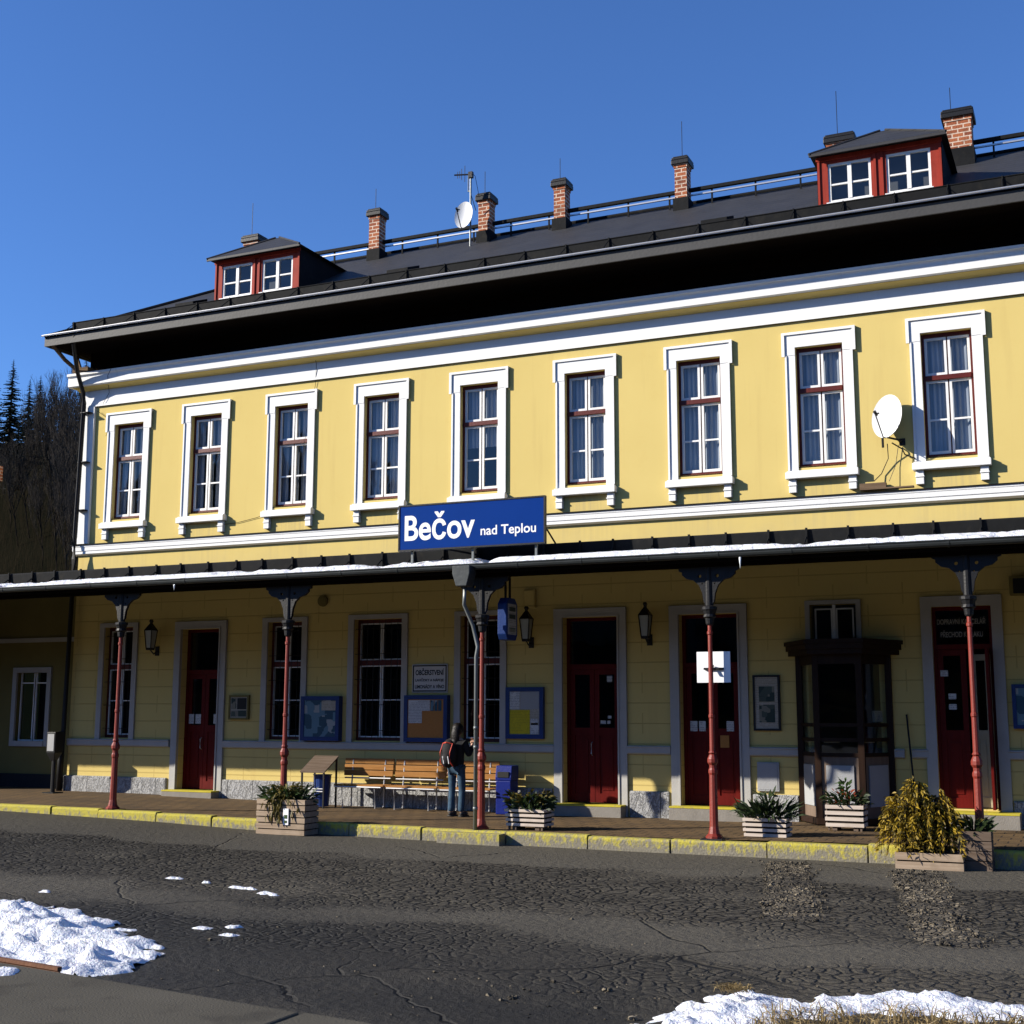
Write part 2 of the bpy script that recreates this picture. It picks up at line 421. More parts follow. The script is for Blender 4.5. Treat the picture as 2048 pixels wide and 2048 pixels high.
# ------------------------------------------------------------------ mesh helpers
ORG = {}
class MB:
    def __init__(s): s.v, s.f = [], []
    def add(s, vs, fs):
        n = len(s.v); s.v += [tuple(v) for v in vs]; s.f += [tuple(i+n for i in f) for f in fs]; return s
    def box(s, x0, x1, y0, y1, z0, z1):
        return s.add([(x0,y0,z0),(x1,y0,z0),(x1,y1,z0),(x0,y1,z0),(x0,y0,z1),(x1,y0,z1),(x1,y1,z1),(x0,y1,z1)],
            [(0,3,2,1),(4,5,6,7),(0,1,5,4),(1,2,6,5),(2,3,7,6),(3,0,4,7)])
    def prism_x(s, yz, x0, x1):      # profile in the y-z plane swept along x
        n = len(yz)
        return s.add([(x0,y,z) for y,z in yz]+[(x1,y,z) for y,z in yz],
            [tuple(range(n)), tuple(range(2*n-1, n-1, -1))]+[(i,(i+1)%n+0,(i+1)%n+n,i+n)[::-1] for i in range(n)])
    def prism_y(s, xz, y0, y1):
        n = len(xz)
        return s.add([(x,y0,z) for x,z in xz]+[(x,y1,z) for x,z in xz],
            [tuple(range(n)), tuple(range(2*n-1, n-1, -1))]+[(i,(i+1)%n,(i+1)%n+n,i+n)[::-1] for i in range(n)])
    def prism_z(s, xy, z0, z1):
        n = len(xy)
        return s.add([(x,y,z0) for x,y in xy]+[(x,y,z1) for x,y in xy],
            [tuple(range(n))[::-1], tuple(range(n, 2*n))]+[(i,(i+1)%n,(i+1)%n+n,i+n) for i in range(n)])
    def lathe(s, prof, c=(0,0,0), n=16, axis=2):
        vs, fs = [], []
        for r, h in prof:
            for k in range(n):
                a = 2*math.pi*k/n + math.pi/n
                p = (r*math.cos(a), r*math.sin(a), h)
                if axis == 1: p = (p[0], p[2], p[1])
                if axis == 0: p = (p[2], p[0], p[1])
                vs.append((c[0]+p[0], c[1]+p[1], c[2]+p[2]))
        for i in range(len(prof)-1):
            for k in range(n):
                a, b = i*n+k, i*n+(k+1)%n
                fs.append((a, b, b+n, a+n))
        fs.append(tuple(range(n))[::-1]); fs.append(tuple(range((len(prof)-1)*n, len(prof)*n)))
        return s.add(vs, fs)
    def tube(s, pts, r, n=8):
        pts = [Vector(p) for p in pts]
        rs = r if isinstance(r, (list, tuple)) else [r]*len(pts)
        vs, fs = [], []
        for i, p in enumerate(pts):
            d = (pts[min(i+1, len(pts)-1)]-pts[max(i-1, 0)]).normalized()
            a = d.cross(Vector((0,0,1)))
            if a.length < .05: a = d.cross(Vector((1,0,0)))
            a.normalize(); b = d.cross(a)
            for k in range(n):
                t = 2*math.pi*k/n
                vs.append(p+a*(math.cos(t)*rs[i])+b*(math.sin(t)*rs[i]))
        for i in range(len(pts)-1):
            for k in range(n):
                q, w = i*n+k, i*n+(k+1)%n
                fs.append((q, w, w+n, q+n))
        fs.append(tuple(range(n))[::-1]); fs.append(tuple(range((len(pts)-1)*n, len(pts)*n)))
        return s.add(vs, fs)
    def quad(s, a, b, c, d): return s.add([a,b,c,d], [(0,1,2,3)])
    def ball(s, c, rx, ry, rz, n=14, m=9):
        vs, fs = [], []
        for i in range(m+1):
            t = math.pi*i/m
            for k in range(n):
                a = 2*math.pi*k/n
                vs.append((c[0]+rx*math.sin(t)*math.cos(a), c[1]+ry*math.sin(t)*math.sin(a), c[2]+rz*math.cos(t)))
        for i in range(m):
            for k in range(n):
                fs.append((i*n+k, (i+1)*n+k, (i+1)*n+(k+1)%n, i*n+(k+1)%n))
        return s.add(vs, fs)
    def holed(s, outer, holes, y0, y1):
        """flat plate in x-z with holes, thickness in y"""
        bm = bmesh.new(); es = []
        for loop in [outer]+holes:
            vs = [bm.verts.new((x, y0, z)) for x, z in loop]
            es += [bm.edges.new((vs[i], vs[(i+1) % len(vs)])) for i in range(len(vs))]
        bmesh.ops.triangle_fill(bm, use_beauty=True, edges=es, normal=(0,-1,0))
        ret = bmesh.ops.extrude_face_region(bm, geom=bm.faces[:])
        for g in ret['geom']:
            if isinstance(g, bmesh.types.BMVert): g.co.y = y1
        bm.verts.index_update()
        s.add([v.co[:] for v in bm.verts], [[v.index for v in f.verts] for f in bm.faces])
        bm.free(); return s
    def build(s, name, mat, parent=None, bevel=0, smooth=False, fix=True):
        org = ORG.get(parent.name, Vector((0,0,0))) if parent else Vector((0,0,0))
        me = bpy.data.meshes.new(name)
        me.from_pydata([tuple(Vector(v)-org) for v in s.v], [], s.f)
        if fix:
            bm = bmesh.new(); bm.from_mesh(me)
            bmesh.ops.recalc_face_normals(bm, faces=bm.faces[:]); bm.to_mesh(me); bm.free()
        me.materials.append(M[mat] if isinstance(mat, str) else mat)
        if smooth:
            for p in me.polygons: p.use_smooth = True
        o = bpy.data.objects.new(name, me); COL.objects.link(o)
        if parent: o.parent = parent
        ORG[o.name] = org
        if bevel:
            b = o.modifiers.new('bevel', 'BEVEL'); b.width = bevel; b.segments = 2; b.limit_method = 'ANGLE'
        return o

def tag(o, label, cat, group=None, kind=None):
    if label: o['label'] = label
    if cat: o['category'] = cat
    if group: o['group'] = group
    if kind: o['kind'] = kind
    return o
def thing(name, label, cat, loc=(0,0,0), group=None):
    o = bpy.data.objects.new(name, None); o.empty_display_size = .1
    o.location = loc; COL.objects.link(o); ORG[o.name] = Vector(loc)
    return tag(o, label, cat, group)
def copy_tree(o, parent=None, loc=None):
    c = o.copy(); COL.objects.link(c); c.parent = parent if parent else o.parent
    if loc is not None: c.location = loc
    for ch in list(o.children): copy_tree(ch, c)
    return c
def interp(x, pts):
    if x <= pts[0][0]: return pts[0][1]
    for (a, b), (c, d) in zip(pts, pts[1:]):
        if x <= c: return b+(d-b)*(x-a)/(c-a)
    return pts[-1][1]
ZP = [(-30,.16),(-10,.14),(.9,.11),(4.4,.05),(6,.012),(10.1,-.01),(13.2,-.01),(16,.03),(26,.05)]
ZG = [(-30,.06),(-6,.03),(.93,-.02),(4.4,-.09),(6.2,-.15),(9.3,-.19),(13.2,-.21),(26,-.21)]
def zp(x): return interp(x, ZP)
def gz(x, y):
    a = interp(x, ZG); t = min(1, max(0, (-4.5-y)/7.5))
    return a*(1-t)-.2*t

def text_mesh(name, body, mat, parent, x0, z0, w, h, y, bold=.0, depth=.004):
    cu = bpy.data.curves.new(name, 'FONT'); cu.body = body; cu.size = 1; cu.offset = bold; cu.extrude = .0
    t = bpy.data.objects.new(name, cu); COL.objects.link(t)
    bpy.context.view_layer.update()
    me = bpy.data.meshes.new_from_object(t.evaluated_get(bpy.context.evaluated_depsgraph_get()))
    bpy.data.objects.remove(t)
    xs = [v.co.x for v in me.vertices]; ys = [v.co.y for v in me.vertices]
    ax, bx_, ay, by = min(xs), max(xs), min(ys), max(ys)
    sx = w/(bx_-ax); sy = h/(by-ay)
    org = ORG.get(parent.name, Vector((0,0,0)))
    for v in me.vertices:
        v.co = Vector((x0+(v.co.x-ax)*sx, y, z0+(v.co.y-ay)*sy))-org
    me.materials.clear(); me.materials.append(M[mat])
    o = bpy.data.objects.new(name, me); COL.objects.link(o); o.parent = parent; ORG[o.name] = org
    return o

# ------------------------------------------------------------------ ground, pavement, kerb
def axis_vals(lo, hi, step, far):
    v = []; x = lo
    while x < hi: v.append(x); x += step
    v.append(hi)
    pre = [lo-far, lo-far*.5, lo-far*.25, lo-far*.1, lo-far*.03]
    post = [hi+far*.03, hi+far*.1, hi+far*.25, hi+far*.5, hi+far]
    return pre+v+post
xs = axis_vals(-12, 28, .25, 900); ys = axis_vals(-26, 12, .25, 900)
def ground_z(x, y):
    z = gz(x, y)
    if y > -3.6: z = gz(x, -3.6)-.05
    z += .022*noise.noise(Vector((x*.45, y*.45, 0)))*min(1, max(0, (-4.0-y)/2.5))
    if y < -13.4 and x < 17: z -= .05
    return z
mb = MB()
for y in ys:
    for x in xs: mb.v.append((x, y, ground_z(x, y)))
W = len(xs)
for j in range(len(ys)-1):
    for i in range(W-1): mb.f.append((j*W+i, j*W+i+1, (j+1)*W+i+1, (j+1)*W+i))
tag(mb.build('ground', 'asphalt', smooth=True), 'cracked grey asphalt yard in front of the station', 'ground', kind='structure')

mb = MB(); px_ = [-14+.5*i for i in range(85)]
mb.add([(x, -3.57, zp(x)-.004) for x in px_]+[(x, 1.4, zp(x)+.0) for x in px_], [(i, i+1, i+1+len(px_), i+len(px_)) for i in range(len(px_)-1)])
tag(mb.build('pavement', 'pave'), 'brown tiled station pavement under the canopy', 'pavement', kind='structure')

mb = MB(); x = -14.0; kr = random.Random(3)
while x < 27:
    L = kr.uniform(1.0, 1.5); x1 = x+L-.016
    f0 = -3.74+kr.uniform(-.012, .012); dz = kr.uniform(-.012, .012)
    if 9.9 < x < 10.2 or 9.9 < x1 < 11.2: f0 -= .0
    mb.prism_x([(f0, gz(x,-4)-.12), (f0, zp(x)+dz-.03), (f0+.02, zp(x)+dz), (-3.565, zp(x)+dz+.002), (-3.565, gz(x,-4)-.12)], x, x1)
    x += L
mb.box(10.02, 11.1, -3.98, -3.76, -.4, -.03)
tag(mb.build('kerb', 'kerb', bevel=.008), 'worn yellow painted kerb along the pavement edge', 'kerb', kind='structure')

# two strips of broken surface at the right, laid as thin sheets
def strip(name, pts, label):
    mb = MB(); n = len(pts); vs = []
    for i, (x0, x1, y) in enumerate(pts):
        x0 += .14*noise.noise(Vector((y*1.7, 0, 2)))+.07*noise.noise(Vector((y*6, 0, 2))); x1 += .14*noise.noise(Vector((y*1.5, 0, 8)))+.07*noise.noise(Vector((y*6, 0, 5)))
        for k in range(9):
            t = k/8; j = .06*noise.noise(Vector((y*3.1, t*4.2, 5)))
            xx = x0+(x1-x0)*t
            vs.append((xx, y, ground_z(xx, y)+(.002 if k in (0, 8) or i in (0, n-1) else .012+.016*noise.noise(Vector((xx*7, y*7, 1))))))
    mb.add(vs, [(i*9+k, i*9+k+1, i*9+k+10, i*9+k+9) for i in range(n-1) for k in range(8)])
    tag(mb.build(name, 'gravel', smooth=True), label, 'ground', kind='structure')
def strip_pts(a, b, n): return [tuple(a[i]+(b[i]-a[i])*k/n for i in range(3)) for k in range(n+1)]
strip('broken_asphalt_strip', strip_pts((15.25, 15.85, -4.2), (16.5, 17.05, -9.4), 40), 'crumbled rubble strip across the asphalt, ending at the kerb')
strip('broken_asphalt_strip', strip_pts((16.95, 17.6, -4.5), (18.05, 18.6, -10.2), 40), 'crumbled rubble strip across the asphalt beside the yellow bush')

# ------------------------------------------------------------------ station building
B = thing('station_building', 'long two storey yellow railway station with white trim and dark roof', 'station')
WX = [.04, 2.177, 4.386, 6.573, 8.780, 11.014, 13.237, 15.427, 17.566]
XL, XR, YB = -1.25, 24.0, 7.0
OP_Z0, OP_Z1, OP_W = 6.08, 8.24, .415
holes = [(x-OP_W, x+OP_W, OP_Z0, OP_Z1) for x in WX]
LW = [(-.36, .44, 1.27, 3.66), (3.96, 4.80, 1.27, 3.66), (6.03, 7.13, 1.27, 3.66), (8.42, 9.26, 1.27, 3.66)]
DOORS = [(1.76, 2.76, .22, 3.57), (10.54, 11.62, .2, 3.57), (12.78, 13.85, .22, 3.56), (17.12, 18.05, .3, 3.56)]
KW = (15.12, 15.90, 2.95, 3.66)
holes += LW + DOORS + [KW, (15.06, 16.24, .2, 2.74)]
def holed_wall(mb, x0, x1, z0, z1, holes, y=0.0, depth=.28):
    cx = sorted({x0, x1, *[h[0] for h in holes], *[h[1] for h in holes]})
    cz = sorted({z0, z1, *[h[2] for h in holes], *[h[3] for h in holes]})
    for a, b in zip(cx, cx[1:]):
        for c, d in zip(cz, cz[1:]):
            mx, mz = (a+b)/2, (c+d)/2
            if any(h[0] < mx < h[1] and h[2] < mz < h[3] for h in holes): continue
            mb.quad((a,y,c), (b,y,c), (b,y,d), (a,y,d))
    for a, b, c, d in holes:
        e = y+depth
        mb.quad((a,y,c), (a,y,d), (a,e,d), (a,e,c)); mb.quad((b,y,c), (b,e,c), (b,e,d), (b,y,d))
        mb.quad((a,y,d), (b,y,d), (b,e,d), (a,e,d)); mb.quad((a,y,c), (a,e,c), (b,e,c), (b,y,c))
mb = MB(); holed_wall(mb, XL, XR, -.15, 9.47, holes)
mb.quad((XL,0,-.15),(XL,YB,-.15),(XL,YB,9.47),(XL,0,9.47)); mb.quad((XR,0,-.15),(XR,YB,-.15),(XR,YB,9.47),(XR,0,9.47))
mb.quad((XL,YB,-.15),(XR,YB,-.15),(XR,YB,9.47),(XL,YB,9.47))
mb.build('wall', 'wall', B, fix=False)
mb = MB()
mb.box(XL+.02, XR-.02, 3.2, 3.25, -.1, 9.4); mb.box(XL+.02, XR-.02, .29, 3.2, 4.6, 4.66); mb.box(XL+.02, XR-.02, .29, 3.2, 9.3, 9.36)
for x in (-1.2, 3.2, 7.7, 12.1, 16.5, 20): mb.box(x, x+.06, .29, 3.2, -.1, 9.3)
mb.build('interior_partition', 'room', B)
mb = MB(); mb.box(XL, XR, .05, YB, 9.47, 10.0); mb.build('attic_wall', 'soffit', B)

# cornice, frieze, string course, dado, plinth, pilaster
mb = MB(); mb.prism_x([(0,9.50),(-.36,9.455),(-.36,9.40),(-.33,9.385),(-.31,9.36),(-.31,9.17),(-.27,9.15),(0,9.16)], XL-.3, XR+.3)
mb.build('cornice', 'white', B)
mb = MB(); mb.prism_x([(0,9.155),(-.262,9.145),(-.2,9.135),(-.1,9.115),(-.055,9.095),(0,9.09)], XL-.2, XR+.2); mb.build('cornice_cove', 'wall', B)
mb = MB(); mb.box(XL-.03, XR, -.035, 0, 8.715, 9.09); mb.prism_x([(0,8.715),(-.05,8.715),(-.05,8.75),(-.036,8.76),(0,8.76)], XL-.05, XR); mb.build('frieze', 'white', B)
mb = MB(); mb.prism_x([(0,5.535),(-.115,5.515),(-.115,5.48),(-.105,5.47),(-.10,5.39),(-.085,5.38),(-.085,5.325),(-.03,5.295),(0,5.295)], XL-.1, XR); mb.build('string_course', 'white', B)
mb = MB(); mb.prism_x([(.0,5.56),(-.14,5.53),(-.14,5.517),(0,5.537)], XL-.14, XR); mb.build('string_flashing', 'sheet', B)
mb = MB(); mb.box(XL-.02, XL+.29, -.06, 0, 5.56, 8.71); mb.build('corner_pilaster', 'white', B)
seg = [(XL, 1.54), (2.93, 10.37), (11.79, 12.6), (14.02, 14.86), (16.42, 16.6), (16.72, 16.98), (18.2, XR)]
for a, b in seg:
    mb = MB(); mb.prism_x([(0,1.245),(-.07,1.235),(-.075,1.215),(-.06,1.205),(-.06,1.11),(-.035,1.09),(0,1.085)], a, b)
    mb.build('dado_rail', 'grey_trim', B)
segp = [(XL-.04, 1.5), (2.96, 10.33), (11.83, 12.56), (14.06, 14.84), (16.44, 16.96), (18.24, XR)]
for a, b in segp:
    mb = MB(); mb.prism_x([(0,.45),(-.045,.445),(-.06,.43),(-.06,-.2),(0,-.2)], a, b)
    mb.build('granite_plinth', 'granite', B, bevel=.008)

# upper windows: one built, eight copies
def make_window():
    c = 0.0; w = OP_W
    mb = MB(); t = .165; yo = -.028
    for sgn in (-1, 1):
        x0, x1 = sorted((sgn*w, sgn*(w+t))); mb.box(x0, x1, yo, 0, 6.0, 8.10)
        x0, x1 = sorted((sgn*w, sgn*(w+t+.04))); mb.box(x0, x1, yo-.008, 0, 8.10, 8.24)
        x0, x1 = sorted((sgn*(w+t-.02), sgn*(w+t+.012))); mb.box(x0, x1, yo-.022, yo-.001, 6.02, 8.09)
    mb.box(-w-t-.04, w+t+.04, yo-.008, 0, 8.24, 8.47)
    mb.box(-w-t-.065, w+t+.065, yo-.035, 0, 8.47, 8.515)
    for sgn in (-1, 1):
        x0, x1 = sorted((sgn*(w+t+.012), sgn*(w+t+.065))); mb.box(x0, x1, yo-.034, yo-.009, 8.08, 8.469)
    win = mb.build('window', 'white', None); win.parent = B
    def sub(mb, n, mt, **k): return mb.build(n, mt, win, **k)
    mb = MB(); mb.box(-w-.21, w+.21, -.15, 0, 5.86, 5.975); mb.box(-w-.19, w+.19, -.11, 0, 5.975, 6.0)
    for sgn in (-1, 1):
        xc = sgn*(w+.10); mb.box(xc-.065, xc+.065, -.085, 0, 5.62, 5.859); mb.box(xc-.075, xc+.075, -.1, 0, 5.74, 5.765)
    sub(mb, 'sill', 'white', bevel=.006)
    y0, y1 = .10, .19
    mb = MB()
    mb.box(-w, -w+.045, y0, y1, 6.08, 8.24); mb.box(w-.045, w, y0, y1, 6.08, 8.24)
    mb.box(-w+.045, w-.045, y0, y1, 8.17, 8.24); mb.box(-w+.045, w-.045, y0, y1, 6.08, 6.14)
    mb.box(-w+.045, w-.045, y0-.03, y1, 7.42, 7.50)
    mb.box(-w, w, -.0, .1, 6.062, 6.079)
    sub(mb, 'frame', 'frame_red')
    for sgn in (-1, 1):
        a, b = (-w+.047, -.012) if sgn < 0 else (.012, w-.047)
        for nm, z0, z1 in (('upper_sash', 7.502, 8.168), ('lower_sash', 6.142, 7.418)):
            mb = MB(); s = .04; ya, yb = y0+.015, y0+.055
            mb.box(a, a+s, ya, yb, z0, z1); mb.box(b-s, b, ya, yb, z0, z1)
            mb.box(a+s, b-s, ya, yb, z0, z0+.05); mb.box(a+s, b-s, ya, yb, z1-.04, z1)
            if nm[0] == 'l': mb.box(a+s, b-s, ya+.005, yb, 6.72, 6.75)
            sub(mb, nm, 'frame_white')
    mb = MB(); mb.box(-.012, .012, y0+.03, y1-.01, 6.14, 8.17); sub(mb, 'mullion', 'frame_red')
    mb = MB(); mb.quad((-w+.04, y0+.04, 6.14), (w-.04, y0+.04, 6.14), (w-.04, y0+.04, 8.17), (-w+.04, y0+.04, 8.17)); sub(mb, 'pane', 'glass')
    return win
def curtain_mesh(z0, z1, parts, amp=.014, y=.235):
    mb = MB()
    for a, b in parts:
        n = max(4, int((b-a)/.013)); vs = []
        for i in range(n+1):
            x = a+(b-a)*i/n; yy = y+amp*math.sin(x*78)+amp*.6*math.sin(x*33+1)
            vs += [(x, yy, z0), (x, yy*1.0, z1)]
        mb.add(vs, [(2*i, 2*i+2, 2*i+3, 2*i+1) for i in range(n)])
    return mb
w0 = make_window(); wins = []
w0.location.x = WX[0]; wins.append(w0)
for x in WX[1:]: wins.append(copy_tree(w0, B, (x, 0, 0)))
for i, w_ in enumerate(wins):
    if i < 3: c_ = curtain_mesh(6.12, 8.2, [(-.4, -.2), (-.16, .05), (.12, .4)])
    elif i == 3: c_ = curtain_mesh(6.12, 8.2, [(-.4, -.12), (.08, .4)])
    elif i == 4: c_ = curtain_mesh(7.0, 8.2, [(-.4, .4)])
    else: c_ = curtain_mesh(6.1, 8.2, [(-.42, .42)])
    c_.build('curtain', 'curtain', w_, smooth=True)

# ground floor windows
def lower_window(h):
    x0, x1, z0, z1 = h; t = .13
    mb = MB()
    mb.box(x0-t, x0, -.04, 0, z0-.04, z1); mb.box(x1, x1+t, -.04, 0, z0-.04, z1)
    mb.box(x0-t, x1+t, -.045, 0, z1, z1+.09)
    mb.box(x0-t-.02, x1+t+.02, -.055, 0, z0-.027, z0-.001) if False else None
    w = mb.build('ground_window', 'grey_trim', B)
    y = .14; c = (x0+x1)/2; zt = z0+(z1-z0)*.64
    mb = MB()
    mb.box(x0, x0+.05, y, y+.08, z0, z1); mb.box(x1-.05, x1, y, y+.08, z0, z1)
    mb.box(x0+.05, x1-.05, y, y+.08, z0, z0+.06); mb.box(x0+.05, x1-.05, y, y+.08, z1-.07, z1)
    mb.box(x0+.05, x1-.05, y-.02, y+.08, zt-.05, zt+.05)
    mb.build('frame', 'frame_red', w)
    mb = MB(); s = .022
    for a, b, c0, d in ((x0+.055, c-.01, z0+.065, zt-.055), (c+.01, x1-.055, z0+.065, zt-.055), (x0+.055, c-.01, zt+.055, z1-.075), (c+.01, x1-.055, zt+.055, z1-.075)):
        mb.box(a, a+s, y+.01, y+.05, c0, d); mb.box(b-s, b, y+.01, y+.05, c0, d); mb.box(a+s, b-s, y+.01, y+.05, c0, c0+s); mb.box(a+s, b-s, y+.01, y+.05, d-s, d)
    mid = z0+(zt-z0)*.52
    mb.box(x0+.08, c-.035, y+.015, y+.045, mid-.01, mid+.01); mb.box(c+.035, x1-.08, y+.015, y+.045, mid-.01, mid+.01)
    mb.build('sash', 'frame_white', w)
    mb = MB(); mb.quad((x0, y+.03, z0), (x1, y+.03, z0), (x1, y+.03, z1), (x0, y+.03, z1)); mb.build('pane', 'glass', w)
    mb = MB()
    n = int((x1-x0)/.13)
    for k in range(1, n): mb.tube([(x0+(x1-x0)*k/n, .05, z0+.02), (x0+(x1-x0)*k/n, .05, z1-.02)], .006, 5)
    for k in range(5): mb.tube([(x0, .05, z0+.2+k*.5), (x1, .05, z0+.2+k*.5)], .006, 5)
    mb.build('grille', 'iron_black', w)
    return w
for h in LW: lower_window(h)
mb = MB(); x0, x1, z0, z1 = KW
mb.box(x0-.08, x0, -.04, 0, z0, z1); mb.box(x1, x1+.08, -.04, 0, z0, z1); mb.box(x0-.08, x1+.08, -.045, 0, z1, z1+.07)
kw = mb.build('transom_window', 'grey_trim', B)
mb = MB(); c = (x0+x1)/2
for a, b in ((x0+.06, c-.03), (c+.03, x1-.06)):
    mb.box(a, a+.025, .1, .14, z0, z1-.06); mb.box(b-.025, b, .1, .14, z0, z1-.06); mb.box(a+.025, b-.025, .1, .14, z1-.085, z1-.06)
mb.box(c-.025, c+.025, .09, .15, z0, z1)
mb.build('sash', 'frame_white', kw)
mb = MB(); mb.quad((x0, .12, z0), (x1, .12, z0), (x1, .12, z1), (x0, .12, z1)); mb.build('pane', 'glass', kw)

# doors
def leaf(mb, x0, x1, z0, z1, y, glass_from=1.55, t=.045):
    s = .09
    mb.box(x0, x0+s, y, y+t, z0, z1); mb.box(x1-s, x1, y, y+t, z0, z1)
    mb.box(x0+s, x1-s, y, y+t, z0, z0+.16); mb.box(x0+s, x1-s, y, y+t, z1-.1, z1)
    mb.box(x0+s, x1-s, y, y+t, glass_from-.14, glass_from); mb.box(x0+s, x1-s, y+.018, y+t-.01, z0+.16, glass_from-.14)
    mb.box(x0+s+.04, x1-s-.04, y+.006, y+.018, z0+.22, glass_from-.2)
def door(h, frame_t=.17, step=True, double=True):
    x0, x1, z0, z1 = h
    mb = MB(); t = frame_t
    mb.box(x0-t, x0, -.055, 0, -.1, z1); mb.box(x1, x1+t, -.055, 0, -.1, z1); mb.box(x0-t, x1+t, -.06, 0, z1, z1+.16)
    mb.box(x0-.03, x0-.0, -.075, -.056, -.1, z1+.03); mb.box(x1, x1+.03, -.075, -.056, -.1, z1+.03); mb.box(x0, x1, -.075, -.061, z1, z1+.03)
    d = mb.build('door', 'grey_trim', B)
    y = .2; zt = 2.62
    mb = MB(); mb.box(x0, x0+.06, y-.02, y+.07, z0, z1); mb.box(x1-.06, x1, y-.02, y+.07, z0, z1); mb.box(x0+.06, x1-.06, y-.02, y+.07, z1-.06, z1)
    mb.box(x0+.06, x1-.06, y-.03, y+.07, zt, zt+.09)
    mb.build('frame', 'door_red', d)
    c = (x0+x1)/2
    mb = MB(); leaf(mb, x0+.062, c-.004, z0+.01, zt-.004, y); mb.build('leaf', 'door_red', d)
    mb = MB(); leaf(mb, c+.004, x1-.062, z0+.01, zt-.004, y); mb.build('leaf', 'door_red', d)
    mb = MB(); mb.box(x0+.06, x1-.06, y+.02, y+.028, 1.4, z1-.06); mb.build('pane', 'glass', d)
    mb = MB(); mb.tube([(c-.05, y-.005, 1.05), (c-.05, y-.05, 1.08), (c-.05, y-.05, 1.26), (c-.05, y-.005, 1.29)], .011, 6); mb.build('handle', 'tube', d)
    if step:
        mb = MB(); mb.box(x0-.14, x1+.14, -.32, .28, -.1, z0-.03); mb.build('step', 'stone', d, bevel=.01)
        mb = MB(); mb.box(x0-.14, x1+.14, -.325, .2, z0-.03, z0); mb.build('step_edge', 'step_yellow', d, bevel=.006)
    return d
D = [door(h) for h in DOORS[:3]]
def papers(parent, lst, y):
    for x, z, w, h, mt in lst:
        mb = MB(); mb.box(x, x+w, y-.006, y, z, z+h); mb.build('notice', mt, parent)
papers(D[0], [(1.86, 1.58, .13, .2, 'paper'), (2.03, 1.58, .14, .2, 'paper'), (2.50, 1.58, .15, .2, 'paper')], .198)
papers(D[1], [(11.33, 2.38, .1, .11, 'paper'), (11.2, 1.62, .1, .06, 'paper'), (11.33, 1.62, .06, .06, 'paper'), (11.34, 1.72, .07, .05, 'paper')], .198)
papers(D[2], [(12.9, 1.5, .13, .18, 'paper'), (13.06, 1.5, .12, .18, 'paper'), (13.56, 1.5, .13, .18, 'paper'), (13.44, 1.22, .16, .21, 'cork')], .198)
# fourth door: dark red with writing on the fanlight, right leaf standing open over a cream inner door
x0, x1, z0, z1 = DOORS[3]
mb = MB(); t = .17
mb.box(x0-t, x0, -.055, 0, -.1, z1); mb.box(x1, x1+t, -.055, 0, -.1, z1); mb.box(x0-t, x1+t, -.06, 0, z1, z1+.17)
d4 = mb.build('door', 'grey_trim', B)
d4['label'] = 'doorway with lettered fanlight and one leaf open on a cream inner door'
mb = MB(); mb.box(x0, x0+.05, .06, .15, z0, z1); mb.box(x1-.05, x1, .06, .15, z0, z1); mb.box(x0+.05, x1-.05, .06, .15, z1-.06, z1); mb.box(x0+.05, x1-.05, .05, .15, 2.86, 2.94)
mb.build('frame', 'door_red', d4)
mb = MB(); leaf(mb, x0+.052, x0+.5, z0+.01, 2.855, .08); mb.build('leaf', 'door_red', d4)
mb = MB(); mb.box(x1-.1, x1-.06, -.36, .05, z0+.02, 2.84); mb.build('leaf', 'door_red', d4)
mb = MB(); leaf(mb, x0+.54, x1-.07, z0+.02, 2.78, .24, 1.55); o = mb.build('inner_leaf', 'door_cream', d4); o['label'] = 'cream glazed inner door leaf'
mb = MB(); mb.quad((x0+.5, .262, 1.5), (x1-.06, .262, 1.5), (x1-.06, .262, 2.75), (x0+.5, .262, 2.75)); mb.quad((x0+.05, .11, 2.94), (x1-.05, .11, 2.94), (x1-.05, .11, z1), (x0+.05, .11, z1)); mb.quad((x0+.14, .1, 1.5), (x0+.41, .1, 1.5), (x0+.41, .1, 2.75), (x0+.14, .1, 2.75)); mb.build('pane', 'glass', d4)
text_mesh('lettering', 'DOPRAVNÍ KANCELÁŘ', 'grey_trim', d4, x0+.07, 3.27, .76, .12, .1, .012)
text_mesh('lettering', 'PŘECHOD K VLAKU', 'grey_trim', d4, x0+.12, 3.06, .66, .12, .1, .012)
papers(d4, [(x0+.2, 2.05, .12, .09, 'paper'), (x0+.2, 1.88, .12, .09, 'paper'), (x0+.09, 2.42, .12, .1, 'paper')], .078)
mb = MB(); mb.box(x0-.1, x1+.3, -.5, .28, -.1, z0-.05); mb.build('step', 'stone', d4, bevel=.01)
mb = MB(); mb.box(x0-.1, x1+.3, -.505, .2, z0-.05, z0-.02); mb.build('step_edge', 'step_yellow', d4, bevel=.006)

